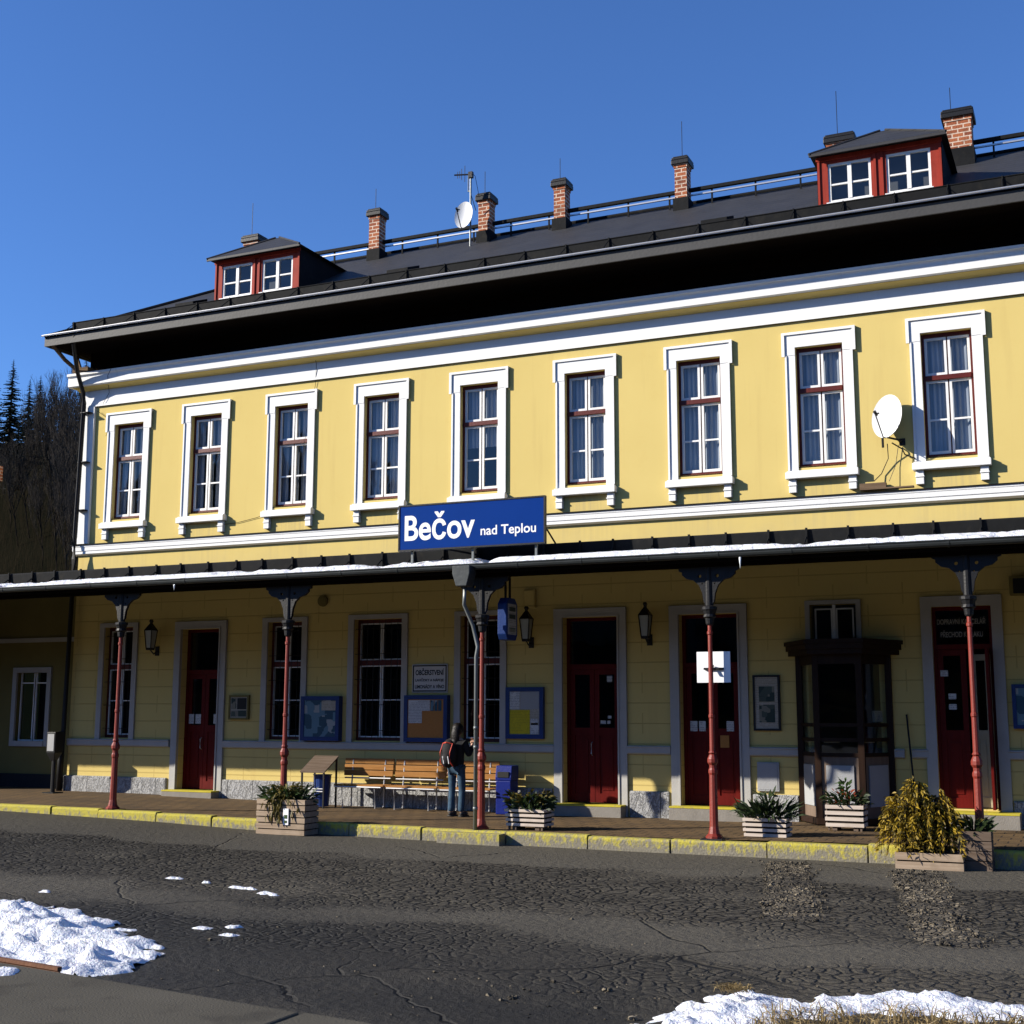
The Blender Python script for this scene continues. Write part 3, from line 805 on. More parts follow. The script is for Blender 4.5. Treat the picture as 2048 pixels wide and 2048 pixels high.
# glazed bay of the traffic office
kb = MB()
bay = [(14.88, 0), (15.30, -.72), (16.04, -.72), (16.42, 0)]
def offset_poly(p, d):
    cx_, cy_ = 15.65, 0
    return [(cx_+(x-cx_)*(1+d/.78), y*(1+d/.72)) for x, y in p]
kb.prism_z(offset_poly(bay, .16), 2.78, 2.86); kb.prism_z(offset_poly(bay, .20), 2.862, 2.95); kb.prism_z(offset_poly(bay, .23), 2.952, 3.02)
kb.prism_z(offset_poly(bay, .04), .04, .14)
for (x, y), (dx, dy) in zip(bay, ((.03, -.04), (.02, .04), (-.02, .04), (-.03, -.04))): kb.box(x+dx-.05, x+dx+.05, y+dy-.05, y+dy+.05, .14, 2.78)
BAY = kb.build('bay_window', 'brown_dark', B)
def on_face(a, b, s0, s1, z0, z1, off, th, mb):
    """box on the bay face a-b between fractions s0..s1, standing `off` outwards"""
    a, b = Vector((*a, 0)), Vector((*b, 0)); d = (b-a); n = Vector((d.y, -d.x, 0)).normalized()
    p, q = a+d*s0, a+d*s1
    vs = []
    for z in (z0, z1):
        for pt in (p+n*off, q+n*off, q+n*(off-th), p+n*(off-th)): vs.append((pt.x, pt.y, z))
    mb.add(vs, [(0,3,2,1),(4,5,6,7),(0,1,5,4),(1,2,6,5),(2,3,7,6),(3,0,4,7)])
pan, rail, glz, low, stuff_ = MB(), MB(), MB(), MB(), MB()
for i, (a, b) in enumerate(zip(bay, bay[1:])):
    for z in (1.12, 1.36, 1.60, 2.62): on_face(a, b, .04, .96, z, z+(.06 if z < 2 else .16), .0, .06, rail)
    on_face(a, b, .06, .94, 1.42, 2.62, -.03, .008, glz); on_face(a, b, .06, .94, 1.18, 1.36, -.03, .008, glz)
    on_face(a, b, .05, .95, .14, 1.12, -.02, .04, low)
    on_face(a, b, .2, .8, .32, .98, .002, .02, pan)
    on_face(a, b, .15, .5, .1+1.28, 1.34+.0, -.06, .01, stuff_)
    if i != 1: on_face(a, b, .55, .85, 1.68, 1.86, -.1, .02, stuff_)
rail.build('glazing_rail', 'brown_dark', BAY); glz.build('pane', 'glass', BAY); low.build('lower_panel', 'warm_panel', BAY); pan.build('raised_panel', 'grey_panel', BAY)
stuff_.build('paper_notice', 'paper2', BAY)

# main roof
EX0, EX1, EY, RZ0, RY, RZ = -1.6, 25.0, -1.05, 10.15, 3.0, 12.50
slope = (RZ-RZ0)/(RY-EY)
mb = MB()
run = RY-EY
e = [(EX0,EY,RZ0),(EX1,EY,RZ0),(EX1,2*RY-EY,RZ0),(EX0,2*RY-EY,RZ0),(EX0+run,RY,RZ),(EX1-run,RY,RZ)]
mb.add(e, [(0,1,5,4),(1,2,5),(2,3,4,5),(3,0,4)])
mb.add([(x,y,z-.06) for x,y,z in e[:4]], [(0,1,2,3)])
ROOF = mb.build('roof', 'roof', B)
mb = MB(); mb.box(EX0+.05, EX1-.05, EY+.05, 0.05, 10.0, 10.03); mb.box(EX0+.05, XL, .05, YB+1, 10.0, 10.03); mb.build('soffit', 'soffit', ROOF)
mb = MB(); mb.box(EX0, EX1, EY, EY+.04, 9.94, 10.135); mb.box(EX0, EX0+.04, EY+.04, YB+1.05, 9.94, 10.135); mb.build('fascia', 'fascia', ROOF)
mb = MB(); mb.prism_x([(EY-.07,10.15),(EY-.07,10.19),(EY-.03,10.205),(EY+.12,10.235),(EY+.12,10.225)], EX0-.03, EX1); mb.tube([(EX0-.03, EY-.065, 10.17), (EX1, EY-.065, 10.17)], .018, 8); mb.build('drip_edge', 'tube', ROOF)
# roof gutter: upstand of sheet metal with stays
gy = -.62; gzr = RZ0+(gy-EY)*slope
mb = MB(); mb.prism_x([(gy-.02,gzr-.03),(gy-.03,gzr+.13),(gy-.01,gzr+.155),(gy+.02,gzr+.13),(gy+.01,gzr)], EX0+.4, EX1-.4)
x = EX0+.45
while x < EX1-.5:
    mb.box(x, x+.018, gy-.055, gy-.031, gzr-.02, gzr+.165); mb.tube([(x+.009, gy-.03, gzr+.12), (x+.009, gy-.32, gzr-.12)], .008, 4); x += .86
mb.tube([(EX0+.4, gy-.03, gzr+.15), (EX1-.4, gy-.03, gzr+.15)], .012, 6)
mb.build('roof_gutter', 'sheet', ROOF)
# ridge walkway rails
mb = MB()
for k in range(22):
    x = 2.7+k*.92; mb.box(x, x+.035, RY-.35, RY-.32, RZ-.2, RZ+.17)
mb.box(2.6, 21, RY-.39, RY-.31, RZ+.12, RZ+.19); mb.build('ridge_rail', 'sheet', ROOF)
mb = MB(); mb.box(2.6, 21, RY-.37, RY-.33, RZ+.03, RZ+.06); mb.build('ridge_rail', 'tube', ROOF)
mb = MB(); mb.tube([e[0], e[4]], .06, 8); mb.tube([e[4], e[5]], .06, 8); mb.build('ridge_cap', 'sheet', ROOF)
# three skylight hatches low on the slope
for x in (1.35, 6.75, 13.4):
    y = .02; z = RZ0+(y-EY)*slope
    mb = MB(); mb.prism_x([(y-.25, z-.13), (y-.25, z+.02), (y+.25, z+.22), (y+.25, z+.1)], x, x+.5); mb.build('roof_hatch', 'sheet', ROOF, bevel=.01)
# wooden eave brackets at the left corner
mb = MB(); mb.tube([(XL-.02, -.34, 9.52), (XL-.14, -.62, 9.72), (XL-.2, -.95, 9.98)], .045, 6); mb.tube([(XL-.02, -.2, 9.52), (XL-.3, -.1, 9.98)], .04, 6); mb.box(XL-.2, XL+.25, -.30, -.06, 9.50, 9.60); mb.build('eave_bracket', 'plank_old', B)

# dormers
def dormer(x0, x1):
    yf = -.22; zb = RZ0+(yf-EY)*slope; zt = 11.60
    mb = MB(); c = (x0+x1)/2
    wl = [(x0+.19, c-.13), (c+.13, x1-.19)]; wz = (zb+.1, zt-.13)
    holed_wall(mb, x0, x1, zb-.05, zt, [(a, b, *wz) for a, b in wl], yf, .1)
    for xx in (x0+.03, c-.06, c+.06, x1-.03): mb.box(xx-.02, xx+.02, yf-.025, yf-.001, zb-.02, zt-.07)
    mb.box(x0-.01, x1+.01, yf-.035, yf-.001, zt-.07, zt)
    d = mb.build('dormer', 'dormer_red', B)
    for xx, q in ((x0, -1), (x1, 1)):
        mb = MB(); ytop = EY+(zt-RZ0)/slope
        a = (xx, yf, zb-.02); b = (xx, yf, zt); c2 = (xx, ytop, zt); 
        mb.add([a, b, c2, (xx-q*.04, yf, zb-.02), (xx-q*.04, yf, zt), (xx-q*.04, ytop, zt)], [(0,1,2),(3,4,5),(0,1,4,3),(1,2,5,4),(0,2,5,3)])
        mb.build('cheek', 'sheet', d)
    mb = MB(); o = .1; ze = zt+.02; ap = ze+.62; ya = yf+.72
    yend = EY+(ze-RZ0)/slope+.1; yap = EY+(ap-RZ0)/slope+.1
    mb.add([(x0-o, yf-.2, ze), (x1+o, yf-.2, ze), (x1+o, yend, ze), (x0-o, yend, ze), (c-.05, ya, ap), (c+.05, ya, ap), (c+.05, yap, ap), (c-.05, yap, ap)],
        [(0,1,5,4),(1,2,6,5),(3,0,4,7),(4,5,6,7),(0,3,2,1)])
    mb.box(x0-o, x1+o, yf-.2, yf-.17, ze-.05, ze-.002)
    mb.tube([(x0-o, yf-.2, ze), (c-.05, ya, ap+.01)], .025, 6); mb.tube([(x1+o, yf-.2, ze), (c+.05, ya, ap+.01)], .025, 6)
    mb.build('dormer_roof', 'roof', d)
    for a, b in wl:
        mb = MB(); s = .045; y = yf+.02; m_ = (a+b)/2
        mb.box(a, a+s, y, y+.05, *wz); mb.box(b-s, b, y, y+.05, *wz); mb.box(a+s, b-s, y, y+.05, wz[0], wz[0]+.055); mb.box(a+s, b-s, y, y+.05, wz[1]-s, wz[1])
        mb.box(m_-.035, m_+.035, y-.01, y+.05, wz[0]+.055, wz[1]-s)
        zm = wz[0]+(wz[1]-wz[0])*.47
        mb.box(a+s, m_-.035, y+.005, y+.045, zm-.015, zm+.015); mb.box(m_+.035, b-s, y+.005, y+.045, zm-.015, zm+.015)
        mb.box(a-.03, b+.03, yf-.06, yf-.002, wz[0]-.04, wz[0]-.002)
        mb.build('casement', 'frame_white', d)
    mb = MB()
    for a, b in wl: mb.quad((a, yf+.05, wz[0]), (b, yf+.05, wz[0]), (b, yf+.05, wz[1]), (a, yf+.05, wz[1]))
    mb.build('pane', 'glass', d)
    mb = MB()
    for a, b in wl: mb.box(a-.05, b+.05, yf+.35, yf+.37, wz[0]-.03, wz[1]+.1)
    mb.build('curtain', 'room', d)
    return d
dormer(2.42, 4.63); dormer(15.55, 17.68)

# chimneys
def chimney(x0, x1, y0, y1, top, rod, rodx=None, plinth=True):
    mb = MB(); zb = 11.9
    mb.box(x0, x1, y0, y1, zb, top-.22)
    for k in range(3): mb.box(x0-.014*(k+1), x1+.014*(k+1), y0-.014*(k+1), y1+.014*(k+1), top-.22+.055*k+.001, top-.22+.055*(k+1))
    c = mb.build('chimney', 'brick', B)
    mb = MB(); mb.box(x0-.055, x1+.055, y0-.055, y1+.055, top-.054, top-.005); mb.box(x0-.03, x1+.03, y0-.03, y1+.03, top-.005, top+.03)
    mb.box(x0-.06, x1+.06, y0-.06, y1+.06, top-.15, top-.056)
    mb.build('chimney_cap', 'iron_black', c, bevel=.012)
    mb = MB(); mb.box(x0-.035, x1+.035, y0-.035, y1+.035, zb, RZ-.06); mb.build('chimney_flashing', 'sheet', c)
    mb = MB(); rx = rodx or x0+.12; mb.tube([(rx, (y0+y1)/2, top-.1), (rx, (y0+y1)/2, rod)], .007, 5); mb.build('lightning_rod', 'iron_black', c)
chimney(4.70, 4.97, 2.45, 2.75, 13.40, 13.98, 4.78)
chimney(7.53, 7.80, 2.45, 2.75, 13.30, 13.9, 7.62)
chimney(9.36, 9.62, 2.45, 2.75, 13.32, 13.88, 9.45)
chimney(12.10, 12.36, 2.45, 2.75, 13.33, 14.2, 12.23)
chimney(17.52, 18.0, 2.3, 2.75, 13.22, 13.8, 17.63)
chimney(1.2, 1.6, 2.4, 2.75, 13.28, 14.2, 1.3)
chimney(15.28, 15.78, 2.35, 2.8, 13.16, 14.2, 15.46)

# downpipe at the left corner, with brackets, and loose cables on the wall
mb = MB(); mb.tube([(-.75, -1.02, 10.12), (-.82, -.98, 9.95), (-1.1, -.52, 9.45), (-1.19, -.2, 9.02), (-1.2, -.14, 8.8), (-1.2, -.2, 5.7), (-1.2, -.2, 5.2), (-1.24, -.14, 4.7), (-1.3, -.14, .3), (-1.3, -.16, .1)], .05, 8)
mb.tube([(-1.31, -.15, 1.4), (-1.31, -.15, .1)], .065, 8)
for z in (8.55, 7.4, 6.3): mb.box(-1.26, -1.0, -.19, -.064, z, z+.025)
mb.build('downpipe', 'iron_black', B, smooth=True)
mb = MB(); mb.tube([(-.9, -.065, 8.62), (-.5, -.02, 8.35), (-.62, -.02, 8.0)], .006, 4); mb.build('cable', 'iron_black', B)
mb = MB(); mb.tube([(-.25, -.38, 9.44), (-.35, -.36, 9.3), (-.55, -.06, 9.0), (-.72, -.06, 8.75)], .006, 4); mb.build('cable', 'iron_black', B)
mb = MB(); mb.tube([(5.05, -.37, 9.47), (5.0, -.06, 9.05), (4.96, -.02, 8.6), (4.78, -.02, 7.7), (4.72, -.06, 7.2), (4.73, -.07, 6.1)], .006, 4); mb.build('cable', 'iron_black', B)
mb = MB(); mb.tube([(16.62, -.1, 6.36), (16.78, -.06, 6.25), (16.82, -.05, 6.15), (17.0, -.16, 6.05)], .012, 4); mb.build('cable', 'iron_black', B)
mb = MB(); mb.tube([(2.75, -.03, 5.78), (3.1, -.02, 5.80), (3.6, -.02, 5.88), (3.8, -.05, 5.93)], .006, 4); mb.build('cable', 'iron_black', B)
mb = MB(); mb.tube([(16.56, -.2, 6.33), (16.55, -.08, 6.1), (16.42, -.04, 5.85), (16.3, -.1, 5.72)], .008, 4); mb.build('cable', 'iron_black', B)
mb = MB(); mb.tube([(16.72, -.04, 6.33), (16.66, -.04, 5.98), (16.55, -.1, 5.7)], .005, 4); mb.build('cable', 'iron_black', B)

# ------------------------------------------------------------------ side wing on the left, and an out-of-view shed added to shade it
WG = thing('side_wing', 'low dim yellow side wing with one narrow white framed window, left of the station', 'side wing', (-3, .6, 0))
mb = MB(); hw = (-3.44, -2.52, 1.16, 2.72)
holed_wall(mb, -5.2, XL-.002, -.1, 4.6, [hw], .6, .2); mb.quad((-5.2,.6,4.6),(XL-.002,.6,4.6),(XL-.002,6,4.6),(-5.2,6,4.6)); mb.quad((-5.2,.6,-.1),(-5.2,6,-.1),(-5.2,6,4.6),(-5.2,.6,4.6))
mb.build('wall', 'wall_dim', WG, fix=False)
mb = MB(); mb.box(-5.2, XL-.004, .55, .6, 3.42, 3.52); mb.build('band', 'grey_trim', WG)
mb = MB(); mb.box(-5.2, XL-.004, .54, .6, -.1, .42); mb.build('plinth', 'dark_in', WG)
mb = MB(); a, b, c, d = hw; t = .12
mb.box(a-t, a, .55, .6, c-t, d+t); mb.box(b, b+t, .55, .6, c-t, d+t); mb.box(a, b, .55, .6, d, d+t); mb.box(a, b, .53, .6, c-t, c)
wgw = mb.build('window', 'grey_trim', WG)
mb = MB(); y = .68; mid = (a+b)/2
for p, q in ((a+.02, mid-.02), (mid+.02, b-.02)):
    mb.box(p, p+.025, y, y+.04, c, d); mb.box(q-.025, q, y, y+.04, c, d); mb.box(p+.025, q-.025, y, y+.04, d-.25, d-.22); mb.box(p+.025, q-.025, y, y+.04, c, c+.03)
mb.build('sash', 'frame_white', wgw)
mb = MB(); mb.quad((a, y+.02, c), (b, y+.02, c), (b, y+.02, d), (a, y+.02, d)); mb.build('pane', 'glass', wgw)
mb = MB(); mb.box(a-.1, b+.1, 1.4, 1.42, c-.2, d+.2); mb.build('room_wall', 'dark_in', wgw)
SH = thing('shading_shed', 'brown shed added out of view to shade the side wing, carrying a brick chimney', 'shed', (-8, 0, 0))
mb = MB(); mb.box(-14, -5.25, -1.7, 6, -.1, 4.0); mb.build('wall', 'plank_old', SH)
mb = MB(); mb.prism_x([(.02, 4.01), (.02, 4.5), (6.4, 4.5), (6.4, 4.01)], -14.2, -5.22); mb.build('roof', 'roof', SH)
mb = MB(); mb.box(-7.2, -6.45, 1.9, 2.5, 4.4, 7.8); mb.box(-7.26, -6.38, 1.84, 2.56, 7.8, 8.2); mb.box(-7.23, -6.42, 1.87, 2.53, 7.3, 7.4); mb.build('chimney', 'brick', SH)

# ------------------------------------------------------------------ platform canopy
CN = thing('platform_canopy', 'long lean-to canopy on red iron columns along the station front', 'canopy', (10, -3.5, 0))
CX0, CX1 = -14.0, 24.0
GY, GZ, CS = -3.80, 4.17, .135
def cz(y): return GZ+(y-GY)*CS
mb = MB(); mb.prism_x([(-.004, cz(0)), (GY, cz(GY)), (GY, cz(GY)-.05), (-.004, cz(0)-.05)], CX0, CX1); mb.prism_x([(.545, cz(0)+.01), (-.002, cz(0)), (-.002, cz(0)-.05), (.545, cz(0)-.04)], CX0, XL-.02); mb.build('canopy_roof', 'roof', CN)
mb = MB(); x = CX0+.3
while x < CX1: mb.prism_x([(-.01, cz(0)-.052), (GY+.1, cz(GY+.1)-.052), (GY+.1, cz(GY+.1)-.11), (-.01, cz(0)-.17)], x, x+.09); x += 1.05
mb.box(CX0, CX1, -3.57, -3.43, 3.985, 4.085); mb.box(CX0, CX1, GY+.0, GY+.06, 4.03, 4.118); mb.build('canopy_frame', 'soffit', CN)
mb = MB(); n = 8; prof = [(GY-.07+.065*math.cos(math.pi+math.pi*k/n), 4.155+.085*math.sin(math.pi+math.pi*k/n)) for k in range(n+1)]
prof += [(y*1.0+(.0), z) for y, z in [(GY-.07+.055, 4.155)]] + [(GY-.07+.055*math.cos(math.pi+math.pi*k/n), 4.155+.072*math.sin(math.pi+math.pi*k/n)) for k in range(n, -1, -1)]
mb.prism_x(prof, CX0, CX1)
mb.tube([(CX0, GY-.135, 4.158), (CX1, GY-.135, 4.158)], .012, 6)
x = CX0+.5
while x < CX1:
    mb.prism_x([(GY-.07+.071*math.cos(math.pi+math.pi*k/n), 4.155+.092*math.sin(math.pi+math.pi*k/n)) for k in range(n+1)], x, x+.03); x += 1.08
mb.build('gutter', 'gutter', CN)
mb = MB(); y = -2.75; z = cz(y)
mb.prism_x([(y-.03, z-.01), (y-.05, z+.245), (y-.03, z+.27), (y+.0, z+.245), (y+.0, z)], CX0+4.2, CX1)
x = CX0+4.25; k = 0
while x < CX1-.1:
    mb.box(x, x+.03, y-.09, y-.051, z-.01, z+.285); mb.tube([(x+.015, y-.06, z+.16), (x+.015, y-.33, z-.04)], .012, 4); x += .62+.05*math.sin(k*2.3); k += 1
mb.build('snow_guard', 'sheet', CN)
COLX = [3.14, 6.82, 10.56, 14.34, 18.02]
def column():
    p = [(.125, -.02), (.125, .02), (.085, .06), (.064, .16), (.055, .9), (.066, .93), (.066, .97), (.052, 1.0), (.052, 1.04), (.078, 1.08), (.078, 1.13), (.052, 1.19), (.042, 1.2), (.06, 1.22), (.042, 1.25),
         (.039, 1.72), (.048, 1.735), (.048, 1.77), (.038, 1.785), (.033, 2.95), (.045, 2.965), (.045, 3.0), (.033, 3.015), (.033, 3.12)]
    mb = MB(); mb.lathe(p, (0, -3.5, 0), 10)
    c = mb.build('column', 'iron_red', None); c.parent = CN
    c.location = Vector((0, 0, 0))-ORG[CN.name]
    mb = MB(); mb.lathe([(.05, 3.10), (.06, 3.12), (.07, 3.2), (.10, 3.22), (.085, 3.26), (.10, 3.31), (.115, 3.33), (.115, 3.37), (.06, 3.39), (.055, 3.97)], (0, -3.5, 0), 12); mb.build('capital', 'iron_black', c)
    pts = [(.04, 3.38), (.08, 3.45), (.10, 3.58), (.15, 3.70), (.235, 3.775), (.34, 3.80), (.39, 3.845), (.41, 3.86), (.41, 3.9), (.46, 3.92), (.47, 3.984), (.04, 3.984)]
    def circ(x, z, r): return [(x+r*math.cos(t*math.pi/5), z+r*math.sin(t*math.pi/5)) for t in range(10)]
    for sgn in (-1, 1):
        mb = MB(); mb.holed([(sgn*x, z) for x, z in pts], [circ(sgn*.135, 3.835, .026), circ(sgn*.095, 3.72, .012)], -3.53, -3.47)
        mb.build('bracket', 'iron_black', c)
    mb = MB(); mb.prism_x([(-3.54, 3.984), (-3.54, 3.55), (-3.44, 3.55), (-3.25, 3.85), (-2.9, 3.984)], -.025, .025); mb.build('bracket', 'iron_black', c)
    mb = MB(); mb.box(-.17, .17, -3.67, -3.33, -.07, -.005); mb.build('base_plate', 'iron_black', c, bevel=.01)
    return c
c0 = column()
for i, x in enumerate(COLX):
    loc = Vector((x, 0, zp(x)+.01))-ORG[CN.name]
    if i == 0: c0.location = loc
    else: copy_tree(c0, CN, loc)
mb = MB(); mb.prism_y([(10.29, 4.13), (10.60, 4.13), (10.60, 4.0), (10.545, 3.80), (10.355, 3.80), (10.29, 4.0)], -4.06, -3.82); mb.build('gutter_hopper', 'gutter', CN, bevel=.012)
mb = MB(); mb.tube([(10.45, -3.92, 3.8), (10.43, -3.9, 3.52), (10.48, -3.68, 3.2), (10.56, -3.66, 2.86), (10.53, -3.65, 2.7), (10.53, -3.65, -.02)], .032, 10)
for z in (.3, 1.25, 1.55): mb.tube([(10.53, -3.65, z), (10.53, -3.65, z+.05)], .04, 10)
mb.build('downpipe', 'zinc_pipe', CN, smooth=True)

# ------------------------------------------------------------------ station name board on the canopy
SG = thing('station_sign', 'blue board reading Bečov nad Teplou standing on the canopy edge', 'station sign', (10.35, -3.5, 4.2))
mb = MB(); mb.box(9.03, 11.66, -3.54, -3.49, 4.505, 5.235); mb.build('board', 'sign_blue', SG, bevel=.004)
mb = MB()
for a, b, c, d in ((9.005, 9.03, 4.48, 5.26), (11.66, 11.685, 4.48, 5.26), (9.03, 11.66, 4.48, 4.505), (9.03, 11.66, 5.235, 5.26)): mb.box(a, b, -3.55, -3.48, c, d)
mb.build('frame', 'iron_black', SG)
text_mesh('lettering', 'Bečov', 'letter', SG, 9.125, 4.645, 1.31, .475, -3.543, .02)
text_mesh('lettering', 'nad Teplou', 'letter', SG, 10.54, 4.625, .985, .205, -3.543, .014)
for x in (9.24, 10.37, 11.5):
    mb = MB(); mb.box(x-.018, x+.018, -3.487, -3.45, cz(-3.47)-.005, 5.2); mb.build('post', 'zinc_pipe', SG)
    mb = MB(); mb.tube([(x, -3.45, 5.0), (x+.02, -2.3, cz(-2.3)+.0)], .016, 6); mb.build('brace', 'iron_black', SG)

# hanging blue light box under the canopy
HB = thing('hanging_light_box', 'narrow blue light box hung from the canopy beside the middle column', 'light box', (10.78, -3.0, 3.3))
mb = MB(); mb.prism_x([(-3.22, 3.08), (-3.16, 2.99), (-2.84, 2.99), (-2.78, 3.08), (-2.78, 3.58), (-2.88, 3.68), (-3.12, 3.68), (-3.22, 3.58)], 10.7, 10.86); mb.build('case', 'board_blue', HB, bevel=.01)
mb = MB(); mb.box(10.86, 10.866, -3.16, -2.84, 3.08, 3.58); mb.build('face', 'paper2', HB)
mb = MB()
for z in (3.34, 3.46, 3.12): mb.box(10.866, 10.869, -3.12, -2.88, z, z+.07)
mb.build('picture', 'poster2', HB)
mb = MB(); mb.box(10.765, 10.795, -3.1, -3.07, 3.68, 4.14); mb.box(10.765, 10.795, -2.93, -2.9, 3.68, 4.14); mb.build('hanger', 'iron_black', HB)

# ------------------------------------------------------------------ wall lanterns
def lantern():
    L = thing('wall_lantern', '', 'lantern', (0, 0, 0), 'black wall lanterns')
    y = -.24
    mb = MB(); mb.lathe([(.135, 3.545), (.15, 3.55), (.03, 3.70), (.035, 3.73), (.05, 3.75), (.03, 3.785), (.005, 3.79)], (0, y, 0), 4); mb.build('cap', 'iron_black', L)
    mb = MB(); mb.lathe([(.09, 3.13), (.09, 3.17), (.07, 3.18)], (0, y, 0), 4); mb.build('foot', 'iron_black', L)
    mb = MB()
    for a in range(4):
        t = math.pi/4+a*math.pi/2
        mb.tube([(.085*math.cos(t), y+.085*math.sin(t), 3.16), (.135*math.cos(t), y+.135*math.sin(t), 3.55)], .011, 5)
    mb.tube([(0, y, 3.14), (0, -.12, 3.05), (0, -.01, 3.12)], .014, 6); mb.box(-.05, .05, -.02, -.001, 3.02, 3.22); mb.build('cage', 'iron_black', L)
    mb = MB(); mb.lathe([(.076, 3.18), (.122, 3.545)], (0, y, 0), 4); mb.build('glass', 'lamp_glass', L)
    return L
la = lantern(); la.location.x = 1.1
la['label'] = 'black wall lantern left of the leftmost red door'
lb = copy_tree(la, None, (9.9, 0, 0)); lb['label'] = 'black wall lantern under the small yellow wall box'
lc = copy_tree(la, None, (12.23, 0, 0)); lc['label'] = 'black wall lantern between two tall red doors'

mb = MB(); mb.box(9.76, 10.0, -.06, -.001, 3.77, 4.12); mb.box(9.775, 9.985, -.075, -.061, 3.79, 4.1)
tag(mb.build('wall_box', 'wall', bevel=.008), 'small flat yellow box on the wall above a lantern', 'junction box')
mb = MB(); mb.lathe([(.115, -.045), (.115, -.002)], (5.28, 0, 4.06), 20, 1); mb.lathe([(.085, -.056), (.085, -.046)], (5.28, 0, 4.06), 20, 1)
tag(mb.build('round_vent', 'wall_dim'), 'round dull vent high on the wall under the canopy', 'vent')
AC = thing('wall_vent_box', 'pale box with a dark front high on the wall at the right edge', 'vent box', (18.6, 0, 3.85))
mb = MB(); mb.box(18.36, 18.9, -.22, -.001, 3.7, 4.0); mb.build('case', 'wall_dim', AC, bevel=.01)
mb = MB(); mb.box(18.42, 18.84, -.232, -.221, 3.72, 3.96); mb.build('louvre', 'iron_black', AC)

# ------------------------------------------------------------------ notice boards and signs on the wall
def board(name, label, cat, x0, x1, z0, z1, frame, back, sheets, t=.07, f=.06, y=-.001, group=None):
    o = thing(name, label, cat, ((x0+x1)/2, 0, z0), group)
    mb = MB(); mb.box(x0, x1, y-t, y, z0, z1)
    mb.box(x0, x0+f, y-t-.02, y-t-.0005, z0, z1); mb.box(x1-f, x1, y-t-.02, y-t-.0005, z0, z1); mb.box(x0+f, x1-f, y-t-.02, y-t-.0005, z0, z0+f); mb.box(x0+f, x1-f, y-t-.02, y-t-.0005, z1-f, z1)
    mb.build('frame', frame, o)
    mb = MB(); mb.box(x0+f, x1-f, y-t-.004, y-t-.0005, z0+f, z1-f); mb.build('backing', back, o)
    for a, b, c, d, mt in sheets:
        mb = MB(); mb.box(x0+f+(x1-x0-2*f)*a, x0+f+(x1-x0-2*f)*b, y-t-.008, y-t-.0045, z0+f+(z1-z0-2*f)*c, z0+f+(z1-z0-2*f)*d); mb.build('sheet', mt, o)
    return o
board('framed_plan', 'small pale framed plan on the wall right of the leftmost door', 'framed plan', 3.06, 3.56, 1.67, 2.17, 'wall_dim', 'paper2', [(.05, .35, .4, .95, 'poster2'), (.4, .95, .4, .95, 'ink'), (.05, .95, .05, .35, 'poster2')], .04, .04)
G = 'blue notice boards on the station wall'
b1 = board('notice_board', 'blue notice board with a large town picture poster', 'notice board', 4.89, 5.79, 1.26, 2.14, 'board_blue', 'poster1', [(.55, 1, .72, .98, 'paper2')], .12, .08, group=G)
b2 = board('notice_board', 'blue notice board with bare cork below white papers, beside the backpacker', 'notice board', 7.26, 8.20, 1.26, 2.15, 'board_blue', 'cork', [(.02, .4, .38, .98, 'paper'), (.4, .62, .7, .98, 'paper'), (.64, .73, .7, .98, 'poster1'), (.75, .83, .7, .98, 'poster1'), (.85, .94, .7, .98, 'poster1')], .12, .08, group=G)
b3 = board('notice_board', 'blue notice board with a big yellow timetable sheet', 'notice board', 9.4, 10.17, 1.34, 2.29, 'board_blue', 'paper2', [(.0, .34, .59, 1, 'paper'), (.36, .98, .59, 1, 'grey_panel'), (.0, .68, .01, .57, 'yellow_paper'), (.70, .97, .01, .36, 'paper'), (.72, .95, .22, .27, 'ink')], .06, .08, group=G)
b4 = board('notice_board', 'blue notice board cut off by the right picture edge', 'notice board', 18.3, 19.1, 1.58, 2.28, 'board_blue', 'poster1', [(.1, .35, .1, .13, 'paper')], .08, .06, group=G)
for b_, sides in ((b1, (5.79,)), (b2, (7.26,))):
    pass
board('framed_poster', 'black framed poster with two landscape pictures beside the bay window', 'framed poster', 14.10, 14.57, 1.52, 2.47, 'iron_black', 'paper2', [(.17, .85, .52, .82, 'poster2'), (.17, .85, .12, .46, 'poster2')], .03, .035)
WS = thing('wall_sign', 'white enamel sign with three lines of black lettering above a notice board', 'sign', (7.76, 0, 2.2))
mb = MB(); mb.box(7.37, 8.15, -.03, -.001, 2.2, 2.75); mb.build('plate', 'enamel', WS, bevel=.01)
mb = MB()
for a, b, c, d in ((7.39, 7.415, 2.22, 2.73), (8.105, 8.13, 2.22, 2.73), (7.415, 8.105, 2.22, 2.245), (7.415, 8.105, 2.705, 2.73)): mb.box(a, b, -.034, -.0305, c, d)
mb.build('border', 'ink', WS)
text_mesh('lettering', 'OBČERSTVENÍ', 'ink', WS, 7.45, 2.535, .62, .135, -.033, .03)
text_mesh('lettering', 'LAHŮDKY A NÁPOJE', 'ink', WS, 7.45, 2.4, .62, .085, -.033, .03)
text_mesh('lettering', 'LIMONÁDY A VÍNO', 'ink', WS, 7.44, 2.28, .64, .085, -.033, .03)

